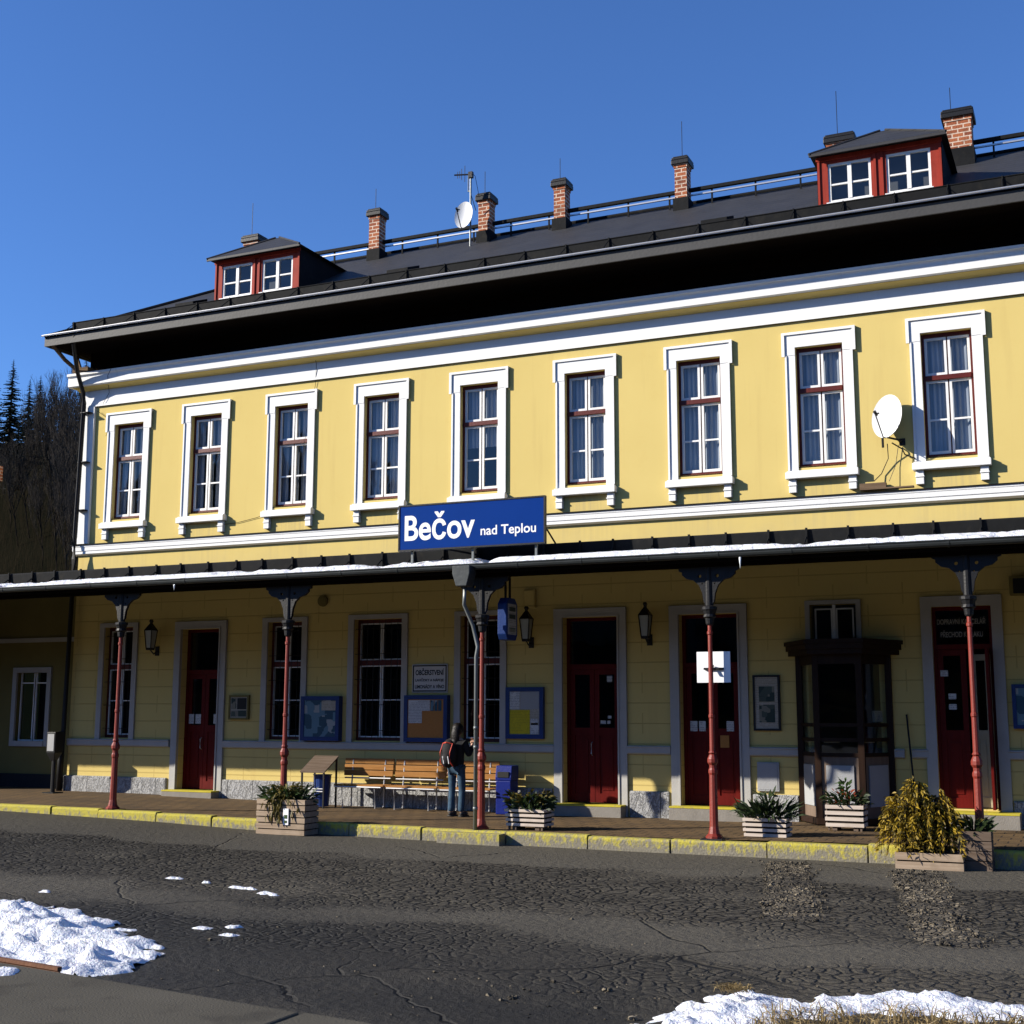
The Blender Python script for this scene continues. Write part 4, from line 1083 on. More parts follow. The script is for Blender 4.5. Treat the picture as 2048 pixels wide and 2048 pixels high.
mb = MB(); mb.box(14.14, 14.52, -.05, -.001, .5, .99)
EC = tag(mb.build('meter_cabinet', 'grey_panel', bevel=.008), 'grey meter cabinet low on the wall beside the bay window', 'meter cabinet')
mb = MB(); mb.box(14.17, 14.49, -.056, -.051, .53, .96); mb.build('door', 'grey_panel', EC)
mb = MB(); mb.tube([(16.66, -.06, 1.8), (16.78, -.28, .35)], .016, 6)
BR = tag(mb.build('broom', 'iron_black'), 'thin dark broom handle leaning on the wall behind the yellow bush', 'broom')
mb = MB(); mb.box(16.66, 16.92, -.33, -.25, zp(16.8), .18)
for k in range(12): mb.box(16.66+k*.0217, 16.672+k*.0217, -.335, -.245, .18, .35)
mb.build('brush', 'soil', BR)

# white board clamped to the fourth column
WB = thing('column_sign', 'blank white board clamped to the red column by a dark bar', 'sign board', (14.34, -3.38, 2.5))
mb = MB(); mb.box(14.085, 14.60, -3.36, -3.345, 2.265, 2.725); mb.build('plate', 'letter', WB)
mb = MB(); mb.box(14.2, 14.5, -3.4, -3.361, 2.455, 2.485); mb.tube([(14.34, -3.44, 2.42), (14.34, -3.39, 2.52)], .02, 6); mb.build('clamp', 'iron_black', WB)

# ------------------------------------------------------------------ satellite dishes, aerial, plank
def dish(name, label, c, rx, rz, facing, arm_len, wall=True):
    d = thing(name, label, 'satellite dish', c)
    f = Vector(facing).normalized(); a = f.cross(Vector((0,0,1))).normalized(); b = a.cross(f)
    mb = MB(); n = 28; rings = 6; C = Vector(c); vs = [C-f*.07]; fs = []
    for k in range(1, rings+1):
        for i in range(n):
            t = 2*math.pi*i/n; q = k/rings
            vs.append(C+a*(rx*q*math.cos(t))+b*(rz*q*math.sin(t))-f*(.07*(1-q*q)))
    for i in range(n): fs.append((0, 1+i, 1+(i+1)%n))
    for k in range(rings-1):
        for i in range(n): fs.append((1+k*n+i, 1+(k+1)*n+i, 1+(k+1)*n+(i+1)%n, 1+k*n+(i+1)%n))
    m0 = len(vs); vs2 = [v-f*.012 for v in vs]; fs2 = [tuple(q+m0 for q in reversed(ff)) for ff in fs]
    fs3 = [(1+(rings-1)*n+i, 1+(rings-1)*n+(i+1)%n, m0+1+(rings-1)*n+(i+1)%n, m0+1+(rings-1)*n+i) for i in range(n)]
    mb.add(vs+vs2, fs+fs2+fs3); mb.build('reflector', 'dish', d, smooth=False)
    mb = MB(); foot = C-b*rz*.98; tip = C+f*arm_len-b*rz*.30
    mb.tube([foot-f*.02, foot+f*.06-b*.02, tip], .011, 6); mb.build('arm', 'iron_black', d)
    mb = MB(); mb.tube([tip+b*.03+f*.03, tip-f*.06+b*.0], [.028, .02], 8); mb.tube([tip, tip-a*.07], .014, 6); mb.build('receiver', 'iron_black', d)
    return d, C, f, a, b
d, C, f, a, b = dish('satellite_dish', 'white satellite dish on the yellow wall beside the right end upper window', (16.58, -.28, 6.79), .275, .40, (-.35, -1, .25), .38)
mb = MB(); mb.tube([C-b*.32-f*.03, C-b*.36-f*.08, (16.72, -.14, 6.40), (16.78, -.01, 6.38)], .018, 6); mb.box(16.73, 16.83, -.012, -.001, 6.32, 6.44); mb.tube([(16.5, -.3, 6.42), (16.5, -.29, 6.25)], .02, 6); mb.build('wall_arm', 'iron_black', d)
d, C, f, a, b = dish('satellite_dish', 'white satellite dish on the roof mast next to a chimney', (7.36, 2.05, 12.72), .215, .34, (.05, -1, .22), .35)
AE = thing('aerial_mast', 'thin roof mast carrying a small comb shaped aerial', 'aerial', (7.46, 2.2, 11.9))
mb = MB(); mb.tube([(7.46, 2.2, 11.75), (7.46, 2.2, 13.72)], .022, 8); mb.tube([(7.40, 2.2, 13.3), (7.40, 2.2, 13.68)], .012, 6); mb.box(7.39, 7.47, 2.19, 2.21, 13.3, 13.33); mb.build('mast', 'zinc_pipe', AE)
mb = MB(); mb.tube([(7.05, 2.2, 13.76), (7.50, 2.2, 13.70)], .018, 6); mb.box(7.41, 7.51, 2.16, 2.24, 13.62, 13.76)
for k, (x, h) in enumerate(((7.13, .08), (7.18, .08), (7.23, .13), (7.31, .19))): mb.tube([(x, 2.2, 13.745-h), (x, 2.2, 13.745+h)], .007, 5)
mb.build('aerial', 'iron_black', AE)
mb = MB(); mb.tube([(7.48, 2.2, 13.2), (7.52, 2.35, 12.9)], .008, 5); mb.tube([(7.5, 2.2, 13.72), (7.56, 2.22, 13.65), (7.6, 2.35, 13.2)], .006, 5); mb.build('stay', 'iron_black', AE)
mb = MB(); mb.box(16.06, 16.5, -.12, -.03, 5.575, 5.69); mb.box(16.5, 16.95, -.135, -.04, 5.572, 5.60)
tag(mb.build('old_plank', 'plank_old', bevel=.004), 'weathered plank lying on the ledge under the wall mounted dish', 'plank')

# ------------------------------------------------------------------ benches, bins, post
def bench(x0, x1, z):
    b = thing('bench', '', 'bench', ((x0+x1)/2, -.5, z), 'wooden benches under the long white rail')
    mb = MB(); yb = -.22
    for k in range(3): mb.box(x0+.015, x1-.015, yb-.03-.02*(2-k), yb-.02*(2-k), z+.60+k*.115, z+.70+k*.115)
    mb.build('backrest', 'bench', b, bevel=.006)
    mb = MB()
    for k in range(4): mb.box(x0+.015, x1-.015, -.66+k*.10, -.575+k*.10, z+.42, z+.45)
    mb.build('seat', 'bench', b, bevel=.006)
    for x in (x0+.2, x1-.2):
        mb = MB()
        mb.tube([(x, -.24, z+.9), (x, -.30, z+.42), (x, -.30, z+.02), (x, -.62, z+.02), (x, -.66, z+.40), (x, -.30, z+.41)], .016, 8); mb.build('leg', 'tube', b)
    mb = MB(); mb.tube([(x0+.05, -.68, z+.405), (x1-.05, -.68, z+.405)], .016, 8); mb.tube([(x0+.05, -.31, z+.56), (x1-.05, -.31, z+.56)], .014, 8); mb.build('rail', 'tube', b)
    return b
for (xa, xb), lb in zip(((6.02, 7.14), (7.16, 8.28), (8.30, 9.38)), ('wooden bench nearest the slanted lid stand', 'middle wooden bench of the three under the rail', 'wooden bench behind the backpacker and middle column')):
    bench(xa, xb, zp((xa+xb)/2))['label'] = lb
BN = thing('recycling_bin', 'tall blue bin between the benches and the second door', 'bin', (9.58, -.4, zp(9.6)))
z = zp(9.6)
mb = MB(); mb.box(9.43, 9.73, -.56, -.22, z, z+.6); mb.build('body', 'bin_blue', BN, bevel=.015)
mb = MB(); mb.prism_x([(-.56, z+.601), (-.56, z+.66), (-.52, z+.87), (-.22, z+.87), (-.22, z+.601)], 9.42, 9.74); mb.build('lid', 'bin_blue', BN, bevel=.012)
mb = MB(); mb.box(9.47, 9.69, -.572, -.54, z+.66, z+.76); mb.build('slot', 'ink', BN)
ST = thing('lidded_stand', 'stand with a slanted metal lid over a dark blue tub, left of the benches', 'stand', (5.8, -.8, zp(5.8)))
z = zp(5.8)
mb = MB(); mb.prism_x([(-1.02, z+.66), (-1.02, z+.685), (-.52, z+.97), (-.52, z+.945)], 5.5, 6.05); mb.build('lid', 'crate_dark', ST)
for x, y, h in ((5.53, -.99, .66), (6.02, -.99, .66), (5.53, -.55, .92), (6.02, -.55, .92)):
    mb = MB(); mb.box(x-.015, x+.015, y-.015, y+.015, z, z+h); mb.build('leg', 'iron_black', ST)
mb = MB(); mb.tube([(5.53, -.99, z+.36), (6.02, -.99, z+.36)], .013, 6); mb.tube([(5.53, -.99, z+.31), (6.02, -.99, z+.31)], .013, 6); mb.build('rail', 'tube', ST)
mb = MB(); mb.lathe([(.13, z+.02), (.17, z+.6), (.19, z+.62)], (5.82, -.72, 0), 16); mb.build('tub', 'board_blue', ST)
PB = thing('ticket_post', 'slim dark post with a grey box by the left corner of the station', 'post', (-.9, -.8, zp(-.9)))
z = zp(-.9)
mb = MB(); mb.tube([(-.87, -.8, z), (-.87, -.8, z+.95)], .05, 10); mb.box(-1.02, -.72, -.95, -.65, z-.005, z+.02); mb.build('pole', 'iron_black', PB)
mb = MB(); mb.box(-1.0, -.76, -.92, -.68, z+.85, z+1.28); mb.lathe([(.06, z+.66), (.17, z+.85)], (-.88, -.8, 0), 4); mb.build('case', 'iron_black', PB, bevel=.01)
mb = MB(); mb.box(-.97, -.79, -.928, -.921, z+.88, z+1.24); mb.build('front', 'grey_panel', PB)

# ------------------------------------------------------------------ planters and their plants
def planter(label, x0, x1, y0, y1, z0, z1, n, mat, feet=False, gap=.018, flare=.0, lab=None):
    p = thing('planter', label, 'planter', ((x0+x1)/2, (y0+y1)/2, z0), 'wooden slat planters')
    zb = z0+(.06 if feet else 0); h = (z1-zb)/n
    for side in range(4):
        mb = MB()
        for k in range(n):
            a, b = zb+k*h, zb+(k+1)*h-gap; e = flare*(k/n); jx = rnd.uniform(-.006, .006)
            if side == 0: mb.box(x0-e+jx, x1+e+jx, y0-e, y0-e+.022, a, b)
            if side == 1: mb.box(x0-e+jx, x1+e+jx, y1+e-.022, y1+e, a, b)
            if side == 2: mb.box(x0-e, x0-e+.022, y0-e+.023, y1+e-.023, a, b)
            if side == 3: mb.box(x1+e-.022, x1+e, y0-e+.023, y1+e-.023, a, b)
        mb.build('slat_side', mat, p)
    mb = MB()
    for x in (x0+.03, x1-.06):
        for y in (y0+.024, y1-.054): mb.box(x, x+.03, y, y+.03, z0, z1-.02)
    if feet:
        for x in (x0+.1, x1-.16): mb.box(x, x+.07, y0+.03, y1-.03, z0, zb)
    mb.build('corner_post', 'crate_dark', p)
    mb = MB(); mb.box(x0+.024, x1-.024, y0+.024, y1-.024, zb+.01, z1-.06); mb.build('soil', 'soil', p)
    return p
def blade(mb, base, d, L, w, droop, seg=3):
    d = Vector(d).normalized(); s = d.cross(Vector((0,0,1)))
    if s.length < .1: s = Vector((1,0,0))
    s.normalize(); s = (Matrix.Rotation(rnd.uniform(0, 3.1), 3, d) @ s)
    p = Vector(base); vs = []
    for i in range(seg+1):
        t = i/seg; ww = w*math.sin(math.pi*(.18+.8*t))*.5
        vs += [p-s*ww, p+s*ww]
        p = p+d*(L/seg); d = (d+Vector((0,0,-droop/seg))).normalized()
    mb.add(vs, [(2*i, 2*i+1, 2*i+3, 2*i+2) for i in range(seg)])
def plant(name, label, c, kinds, group='plants growing in the planters', cat='plant'):
    """kinds: (part, material, count, area rx, ry, z0, z1, leaf length, width, droop, up)"""
    p = thing(name, label, cat, c, group)
    for part, mt, n, rx, ry, z0, z1, L, w, dr, up in kinds:
        mb = MB()
        for _ in range(n):
            a = rnd.uniform(0, 6.283); q = math.sqrt(rnd.random())
            zz = c[2]+rnd.uniform(z0, z1)
            b = (c[0]+rx*q*math.cos(a), c[1]+ry*q*math.sin(a), zz)
            blade(mb, b, (math.cos(a)*rnd.uniform(.2, 1), math.sin(a)*rnd.uniform(.2, 1), rnd.uniform(-.1, 1)*up), L*rnd.uniform(.6, 1.3), w*rnd.uniform(.7, 1.2), dr*rnd.uniform(.5, 1.3))
        mb.build(part, mt, p, fix=False)
    mb = MB()
    for _ in range(9):
        a = rnd.uniform(0, 6.283); mb.tube([(c[0], c[1], c[2]-.03), (c[0]+.1*math.cos(a), c[1]+.1*math.sin(a), c[2]+.14), (c[0]+.22*math.cos(a), c[1]+.2*math.sin(a), c[2]+.22)], [.008, .006, .003], 4)
    mb.build('stem', 'bark', p)
    return p
planter('largest weathered grey slat planter with a white label, standing at the kerb', 6.78, 7.72, -4.2, -3.78, gz(7.2,-4), .42, 6, 'crate', flare=.0)
mb = MB(); mb.box(7.32, 7.42, -4.222, -4.203, .0, .26)
tg = tag(mb.build('planter_label', 'letter'), 'white card fixed to the front of the big grey planter', 'card')
mb = MB(); mb.box(7.34, 7.40, -4.226, -4.223, .1, .16); mb.box(7.345, 7.395, -4.226, -4.223, .03, .07); mb.build('print', 'leaf_green', tg)
plant('potted_plant', 'trailing olive and green plant in the big grey planter', (7.22, -4.0, .38), [
    ('trailing_leaves', 'leaf_olive', 260, .22, .2, .0, .22, .16, .035, 2.4, .6), ('green_leaves', 'leaf_green', 70, .4, .18, 0, .1, .18, .03, .6, 1), ('dark_leaves', 'leaf_dark', 150, .5, .2, 0, .16, .17, .04, .8, 1)])
mb = MB()
for k in range(120): 
    x = 7.25+rnd.gauss(0, .13); zz = rnd.uniform(.12, .42)
    if 7.27 < x < 7.47 and zz < .4: continue
    blade(mb, (x, -4.22+rnd.uniform(-.03, .02), zz), (rnd.uniform(-.3, .3), -.3, -1), .12, .03, .3)
tag(mb.build('trailing_plant', 'leaf_olive', fix=False), 'dry olive strands hanging over the front of the big planter', 'plant', None, 'stuff')
planter('small pale slat planter on feet beside the middle column', 10.9, 11.55, -3.3, -2.9, zp(11), .34, 4, 'crate_pale', True, .03, .02)
plant('potted_plant', 'dark shrub with white berries in the planter beside the middle column', (11.22, -3.1, .28), [
    ('dark_leaves', 'leaf_dark', 240, .36, .22, 0, .22, .13, .045, .8, 1), ('olive_leaves', 'leaf_olive', 90, .34, .2, .1, .3, .1, .05, .6, 1)])
planter('pale slat planter on the pavement between fourth column and meter cabinet', 14.66, 15.29, -3.05, -2.65, zp(15), .31, 4, 'crate_pale', False, .03, .015)
plant('potted_plant', 'dark spiky plant in the planter right of the fourth column', (14.97, -2.85, .26), [
    ('dark_leaves', 'leaf_dark', 260, .42, .22, 0, .16, .2, .035, .7, 1.2), ('upright_leaves', 'leaf_dark', 60, .12, .1, .1, .36, .14, .04, .4, 1.5)])
planter('pale slat planter raised on blocks in front of the bay window', 15.6, 16.18, -1.7, -1.3, zp(15.9), .45, 4, 'crate_pale', True, .035, .0)
plant('potted_plant', 'small red and green plant in front of the bay window', (15.89, -1.5, .4), [
    ('green_leaves', 'leaf_dark', 170, .34, .2, 0, .15, .12, .04, .8, 1), ('fresh_leaves', 'leaf_green', 45, .08, .08, .15, .38, .09, .04, .6, 1), ('red_leaves', 'leaf_red', 40, .2, .15, .05, .22, .1, .03, .5, 1)])
planter('low slat planter holding the tall yellow bush', 17.0, 17.86, -4.25, -3.8, gz(17.4,-4), .02, 2, 'crate', False, .02)
# tall yellow bush: drooping strands of leaves on arching stems
YB_ = thing('yellow_bush', 'tall bush of drooping yellow strands in a low planter at the right', 'bush', (17.35, -4.0, -.1))
stem, lf, lo = MB(), MB(), MB(); br = random.Random(11)
CL = [(17.28, -4.02, 1.08, .09), (17.04, -4.05, .84, .10), (17.56, -4.0, .90, .10), (17.42, -4.12, .62, .2), (17.14, -4.14, .55, .2), (17.66, -4.06, .5, .14)]
for k in range(150):
    cx_, cy_, top, cr = CL[(0, 0, 0, 1, 1, 2, 2, 2, 3, 4, 5)[k % 11]]
    a = br.uniform(0, 6.283); q = math.sqrt(br.random())
    bx_, by_ = 17.36+(cx_-17.36)*.6+.05*math.cos(a), -4.02+.04*math.sin(a)
    hx, hy = cx_+cr*q*math.cos(a), cy_+cr*q*.8*math.sin(a)
    h = top*(1-.3*q)*br.uniform(.7, 1.05); o_ = br.uniform(.05, .20)
    pts = [Vector((bx_, by_, -.1)), Vector((bx_*.5+hx*.5, by_*.5+hy*.5, h*.55)), Vector((hx, hy, h)), Vector((hx+o_*.6*math.cos(a), hy+o_*.6*math.sin(a), h-.03)), Vector((hx+o_*math.cos(a), hy+o_*math.sin(a), h*br.uniform(.5, .7))), Vector((hx+o_*1.15*math.cos(a), hy+o_*1.15*math.sin(a), h*br.uniform(-.12, .35)))]
    stem.tube(pts, [.009, .007, .005, .004, .003, .002], 4)
    for i in range(len(pts)-1):
        for j in range(9 if i else 4):
            t = (j+br.random())/9; p = pts[i].lerp(pts[i+1], t)
            if p.z < .1 and i == 0: continue
            d_ = Vector((math.cos(a)+br.uniform(-1, 1), math.sin(a)+br.uniform(-1, 1), br.uniform(-1.6, .2)))
            blade(lf if br.random() < .72 else lo, p, d_, br.uniform(.05, .10), br.uniform(.014, .028), .8, 2)
lf.build('leaves', 'leaf_yellow', YB_, fix=False); lo.build('olive_leaves', 'leaf_olive', YB_, fix=False); stem.build('stems', 'bark', YB_)
planter('dark slat planter in shadow at the foot of the fifth column', 17.78, 18.2, -4.08, -3.72, gz(18,-4), .3, 4, 'crate_dark', False, .012)
plant('potted_plant', 'sparse grey leaved plant in the dark planter at the right', (17.98, -3.9, .26), [
    ('dark_leaves', 'leaf_dark', 110, .22, .16, 0, .14, .13, .04, .7, 1), ('pale_leaves', 'leaf_olive', 16, .16, .1, .05, .16, .12, .035, .4, 1)])
mb = MB(); mb.tube([(17.9, -2.0, zp(18)), (18.0, -1.9, .75)], .02, 6)
mb.box(17.97, 18.03, -2.03, -1.97, zp(18), .5)

# ------------------------------------------------------------------ person with a backpack
def skinned(name, verts, edges, radii, mat, parent, sub=2, root=0):
    org = ORG[parent.name]
    me = bpy.data.meshes.new(name); me.from_pydata(verts, edges, [])
    o = bpy.data.objects.new(name, me); COL.objects.link(o)
    md = o.modifiers.new('skin', 'SKIN'); md.use_smooth_shade = True
    sv = me.skin_vertices[0].data
    for i, r in enumerate(radii): sv[i].radius = (r, r) if not isinstance(r, tuple) else r
    sv[root].use_root = True
    sb = o.modifiers.new('sub', 'SUBSURF'); sb.levels = sub; sb.render_levels = sub
    bpy.context.view_layer.update()
    m2 = bpy.data.meshes.new_from_object(o.evaluated_get(bpy.context.evaluated_depsgraph_get()))
    bpy.data.objects.remove(o)
    m2.materials.clear(); m2.materials.append(M[mat])
    for p in m2.polygons: p.use_smooth = True
    o = bpy.data.objects.new(name, m2); COL.objects.link(o); o.parent = parent; ORG[o.name] = org
    return o
PX, PY = 9.03, -1.35; PZ = zp(PX)
PE = thing('person', 'person in a dark jacket and jeans with a red trimmed backpack, seen from behind', 'person', (PX, PY, PZ))
V = {'pel': (0, 0, .86), 'wai': (0, .0, 1.0), 'che': (0, -.01, 1.2), 'nkb': (0, 0, 1.34), 'nk': (0, .015, 1.40), 'hd': (.01, .03, 1.48), 'hd2': (.01, .03, 1.56),
     'ls': (-.15, 0, 1.30), 'le': (-.21, -.02, 1.04), 'lw': (-.20, .08, .84), 'lh': (-.195, .11, .77),
     'rs': (.15, 0, 1.30), 're': (.23, .03, 1.06), 'rw': (.20, .22, 1.22), 'rh': (.19, .25, 1.28),
     'lhp': (-.085, 0, .82), 'lk': (-.095, .02, .46), 'la': (-.10, -.02, .085), 'lt': (-.11, .13, .035),
     'rhp': (.085, 0, .82), 'rk': (.10, .03, .46), 'ra': (.11, -.03, .085), 'rt': (.14, .11, .035)}
K = list(V); ix = {k: i for i, k in enumerate(K)}
E_ = [('pel','wai'),('wai','che'),('che','nkb'),('nkb','nk'),('nk','hd'),('hd','hd2'),('nkb','ls'),('ls','le'),('le','lw'),('lw','lh'),('nkb','rs'),('rs','re'),('re','rw'),('rw','rh'),
      ('pel','lhp'),('lhp','lk'),('lk','la'),('la','lt'),('pel','rhp'),('rhp','rk'),('rk','ra'),('ra','rt')]
rad = {'pel': (.10, .075), 'wai': (.095, .07), 'che': (.145, .10), 'nkb': .07, 'nk': .048, 'hd': .075, 'hd2': .085, 'ls': .055, 'le': .04, 'lw': .027, 'lh': .034, 'rs': .055, 're': .04, 'rw': .027, 'rh': .034,
       'lhp': .085, 'lk': .055, 'la': .036, 'lt': .035, 'rhp': .085, 'rk': .055, 'ra': .036, 'rt': .035}
def wv(p): return (PX+p[0], PY+p[1], p[2]+PZ)
org = ORG[PE.name]
body = skinned('body', [tuple(V[k]) for k in K], [(ix[a], ix[b]) for a, b in E_], [rad[k] for k in K], 'skin', PE)
# fingers and face features joined into the body
mb = MB()
for hx, d, up in ((V['lh'], Vector((0, .25, -1)), 1), (V['rh'], Vector((-.1, .5, 1)), -1)):
    h = Vector(hx); d.normalize(); s = Vector((1, 0, 0)); nrm = d.cross(s)
    for k, L in enumerate((.06, .07, .066, .05)):
        b0 = h+s*(-.024+.016*k)+d*.015; mb.tube([b0, b0+d*L*.55, b0+d*L*.9+nrm*.02*up, b0+d*L+nrm*.04*up], [.0095, .009, .0085, .006], 6)
    mb.tube([h-s*.03, h-s*.045+d*.03+nrm*.01, h-s*.04+d*.055+nrm*.02], [.011, .010, .007], 6)
mb.tube([(.01, .105, 1.53), (.01, .128, 1.50), (.01, .11, 1.49)], [.008, .013, .008], 6)
for sx in (-.078, .098): mb.ball((sx, .02, 1.52), .012, .022, .032, 8, 6)
tmp = mb.build('tmp', 'skin'); tmp.parent = None
bm = bmesh.new(); bm.from_mesh(body.data); bm.from_mesh(tmp.data); bm.to_mesh(body.data); bm.free(); bpy.data.objects.remove(tmp)
jk = ['pel','wai','che','nkb','nk','ls','le','lw','rs','re','rw']; ji = {k: i for i, k in enumerate(jk)}
jr = {'pel': (.16, .13), 'wai': (.14, .115), 'che': (.17, .13), 'nkb': .095, 'nk': .07, 'ls': .075, 'le': .056, 'lw': .045, 'rs': .075, 're': .056, 'rw': .045}
skinned('jacket', [{'nk': (0, .01, 1.375), 'pel': (0, .005, .79)}.get(k, V[k]) for k in jk], [(ji[a], ji[b]) for a, b in E_ if a in ji and b in ji], [jr[k] for k in jk], 'jacket', PE)
V['la'] = (-.10, -.02, .07); V['ra'] = (.11, -.03, .07); V['pel'] = (0, 0, .84)
tk = ['pel','lhp','lk','la','rhp','rk','ra']; ti = {k: i for i, k in enumerate(tk)}
tr_ = {'pel': (.115, .095), 'lhp': .092, 'lk': .066, 'la': .060, 'rhp': .092, 'rk': .066, 'ra': .060}
skinned('jeans', [V[k] for k in tk], [(ti[a], ti[b]) for a, b in E_ if a in ti and b in ti], [tr_[k] for k in tk], 'denim', PE)
for q in ('l', 'r'):
    a = Vector((V[q+'a'][0], V[q+'a'][1], .085)); t_ = Vector(V[q+'t'])
    mb = MB(); c = (a+t_)/2
    mb.ball((PX+c.x, PY+c.y+.01, PZ+.045), .052, .14, .05, 12, 8); mb.box(PX+c.x-.045, PX+c.x+.045, PY+c.y-.12, PY+c.y+.13, PZ+.0, PZ+.022); mb.build('shoe', 'shoe', PE, smooth=True)
mb = MB(); mb.ball((PX+.01, PY+.012, PZ+1.53), .105, .115, .115, 18, 12); mb.ball((PX+.0, PY-.065, PZ+1.42), .085, .05, .16, 14, 9); mb.ball((PX-.01, PY-.07, PZ+1.28), .065, .045, .15, 14, 9); mb.build('hair', 'hair', PE, smooth=True)
mb = MB(); mb.ball((PX-.05, PY-.22, PZ+1.10), .15, .12, .25, 16, 12); mb.ball((PX-.06, PY-.29, PZ+1.0), .11, .08, .13, 14, 9)
bp = mb.build('backpack', 'pack', PE, smooth=True)
mb = MB()
for sx in (-.14, .05): mb.tube([(PX+sx, PY-.26, PZ+1.28), (PX+sx-.02, PY-.335, PZ+1.12), (PX+sx-.01, PY-.345, PZ+.97), (PX+sx+.02, PY-.28, PZ+.88)], .011, 6)
mb.tube([(PX-.14, PY-.26, PZ+1.28), (PX-.05, PY-.31, PZ+1.30), (PX+.05, PY-.26, PZ+1.27)], .012, 6)
mb.build('red_trim', 'pack_red', bp)
mb = MB()
for sx in (-.1, .0): mb.tube([(PX+sx, PY-.355, PZ+1.06), (PX+sx+.03, PY-.365, PZ+.93)], .009, 5)
mb.build('grey_piping', 'letter', bp)

# ------------------------------------------------------------------ icicles on the gutter
for i, (x, L) in enumerate(((4.62, .11), (14.92, .17))):
    mb = MB(); mb.lathe([(.004, 4.075-L), (.013, 4.075-L*.45), (.02, 4.08)], (x, GY-.07, 0), 8)
    tag(mb.build('icicle', 'ice', smooth=True), ('short icicle on the gutter above the leftmost door', 'long icicle on the gutter right of the fourth column')[i], 'icicle', 'icicles on the canopy gutter')

# ------------------------------------------------------------------ snow
def in_poly(x, y, P):
    c = False; n = len(P)
    for i in range(n):
        (x0, y0), (x1, y1) = P[i], P[i-1]
        if (y0 > y) != (y1 > y) and x < (x1-x0)*(y-y0)/(y1-y0)+x0: c = not c
    return c
def edge_d(x, y, P):
    best = 9e9; n = len(P); q = Vector((x, y))
    for i in range(n):
        a, b = Vector(P[i-1]), Vector(P[i]); d = b-a; t = max(0, min(1, (q-a).dot(d)/max(1e-9, d.length_squared)))
        best = min(best, (a+d*t-q).length)
    return best
def snow_patch(label, P, h, res, zf, ragged=.3, cov=-.35, freq=2.2):
    x0, x1 = min(p[0] for p in P)-.4, max(p[0] for p in P)+.4; y0, y1 = min(p[1] for p in P)-.4, max(p[1] for p in P)+.4
    nx, ny = int((x1-x0)/res), int((y1-y0)/res); idx = {}; mb = MB()
    def H(x, y):
        d = edge_d(x, y, P)*(1 if in_poly(x, y, P) else -1)
        d += ragged*noise.noise(Vector((x*freq, y*freq, 3)))+ragged*.5*noise.noise(Vector((x*freq*3, y*freq*3, 7)))
        if d < 0: return d*.6
        k = 1-math.exp(-d*2.6)
        return h*k*(.75+.5*noise.noise(Vector((x*1.7, y*1.7, 1))))+.085*k*noise.noise(Vector((x*5+y*2, y*8, 2)))+.05*k*noise.noise(Vector((x*13+y*4, y*17, 6)))+.016*noise.noise(Vector((x*22, y*22, 4)))
    for j in range(ny+1):
        for i in range(nx+1):
            x, y = x0+i*res, y0+j*res; hh = H(x, y)
            if hh > -.06: idx[(i, j)] = len(mb.v); mb.v.append((x, y, zf(x, y)+hh))
    for j in range(ny):
        for i in range(nx):
            q = [(i, j), (i+1, j), (i+1, j+1), (i, j+1)]
            if all(k in idx for k in q): mb.f.append(tuple(idx[k] for k in q))
    return tag(mb.build('snow_patch', 'snow', smooth=True, fix=False), label, 'snow', kind='stuff')
snow_patch('melting snow bank at the left edge of the yard', [(6.5, -11.4), (9.0, -11.75), (10.3, -12.0), (11.4, -12.7), (12.2, -13.2), (12.45, -13.9), (12.0, -14.35), (11.2, -14.2), (9, -14.2), (7, -14)], .17, .05, ground_z, .42, freq=2.8)
snow_patch('small snow heap on the concrete slab at the lower left', [(9.5, -14.4), (11.3, -14.75), (12.0, -14.75), (12.3, -14.95), (12.1, -15.1), (11.5, -15.35), (9.5, -15.6)], .08, .04, lambda x, y: -.095, .18)
snow_patch('bright snow bank along the lower right edge', [(16.65, -13.9), (16.85, -13.3), (17.2, -12.75), (17.55, -12.9), (17.85, -12.65), (18.15, -12.2), (18.6, -12.3), (19.3, -12.5), (20.5, -12.6), (20.5, -13.1), (19.2, -12.95), (18.4, -12.95), (17.85, -13.3), (17.6, -13.6), (17.55, -14.8), (16.9, -14.9)], .12, .035, ground_z, .2, freq=3.5)
for k, (x, y) in enumerate(((9.28, -9.36), (9.87, -9.52), (10.42, -9.7), (10.62, -9.72), (11.0, -9.95), (11.15, -10.0), (11.9, -12.2), (12.1, -12.0), (12.35, -12.4), (8.7, -10.9))):
    r_ = .028+.04*rnd.random()
    n_ = 11; ra = [rnd.uniform(.45, 1.35) for _ in range(n_)]
    P = [(x+r_*1.9*ra[t]*math.cos(t*.5712), y+r_*1.3*ra[t]*math.sin(t*.5712)) for t in range(n_)]
    mb = MB(); mb.add([(px, py, ground_z(px, py)+.003) for px, py in P]+[(x+(px-x)*.55, y+(py-y)*.55, ground_z(px, py)+rnd.uniform(.008, .03)) for px, py in P]+[(x, y, ground_z(x, y)+.024)],
        [(i, (i+1) % n_, (i+1) % n_+n_, i+n_) for i in range(n_)]+[(n_+i, n_+(i+1) % n_, 2*n_) for i in range(n_)])
    tag(mb.build('snow_clump', 'snow', smooth=True), 'small lump of snow left on the cracked asphalt', 'snow clump', 'snow lumps scattered on the asphalt')
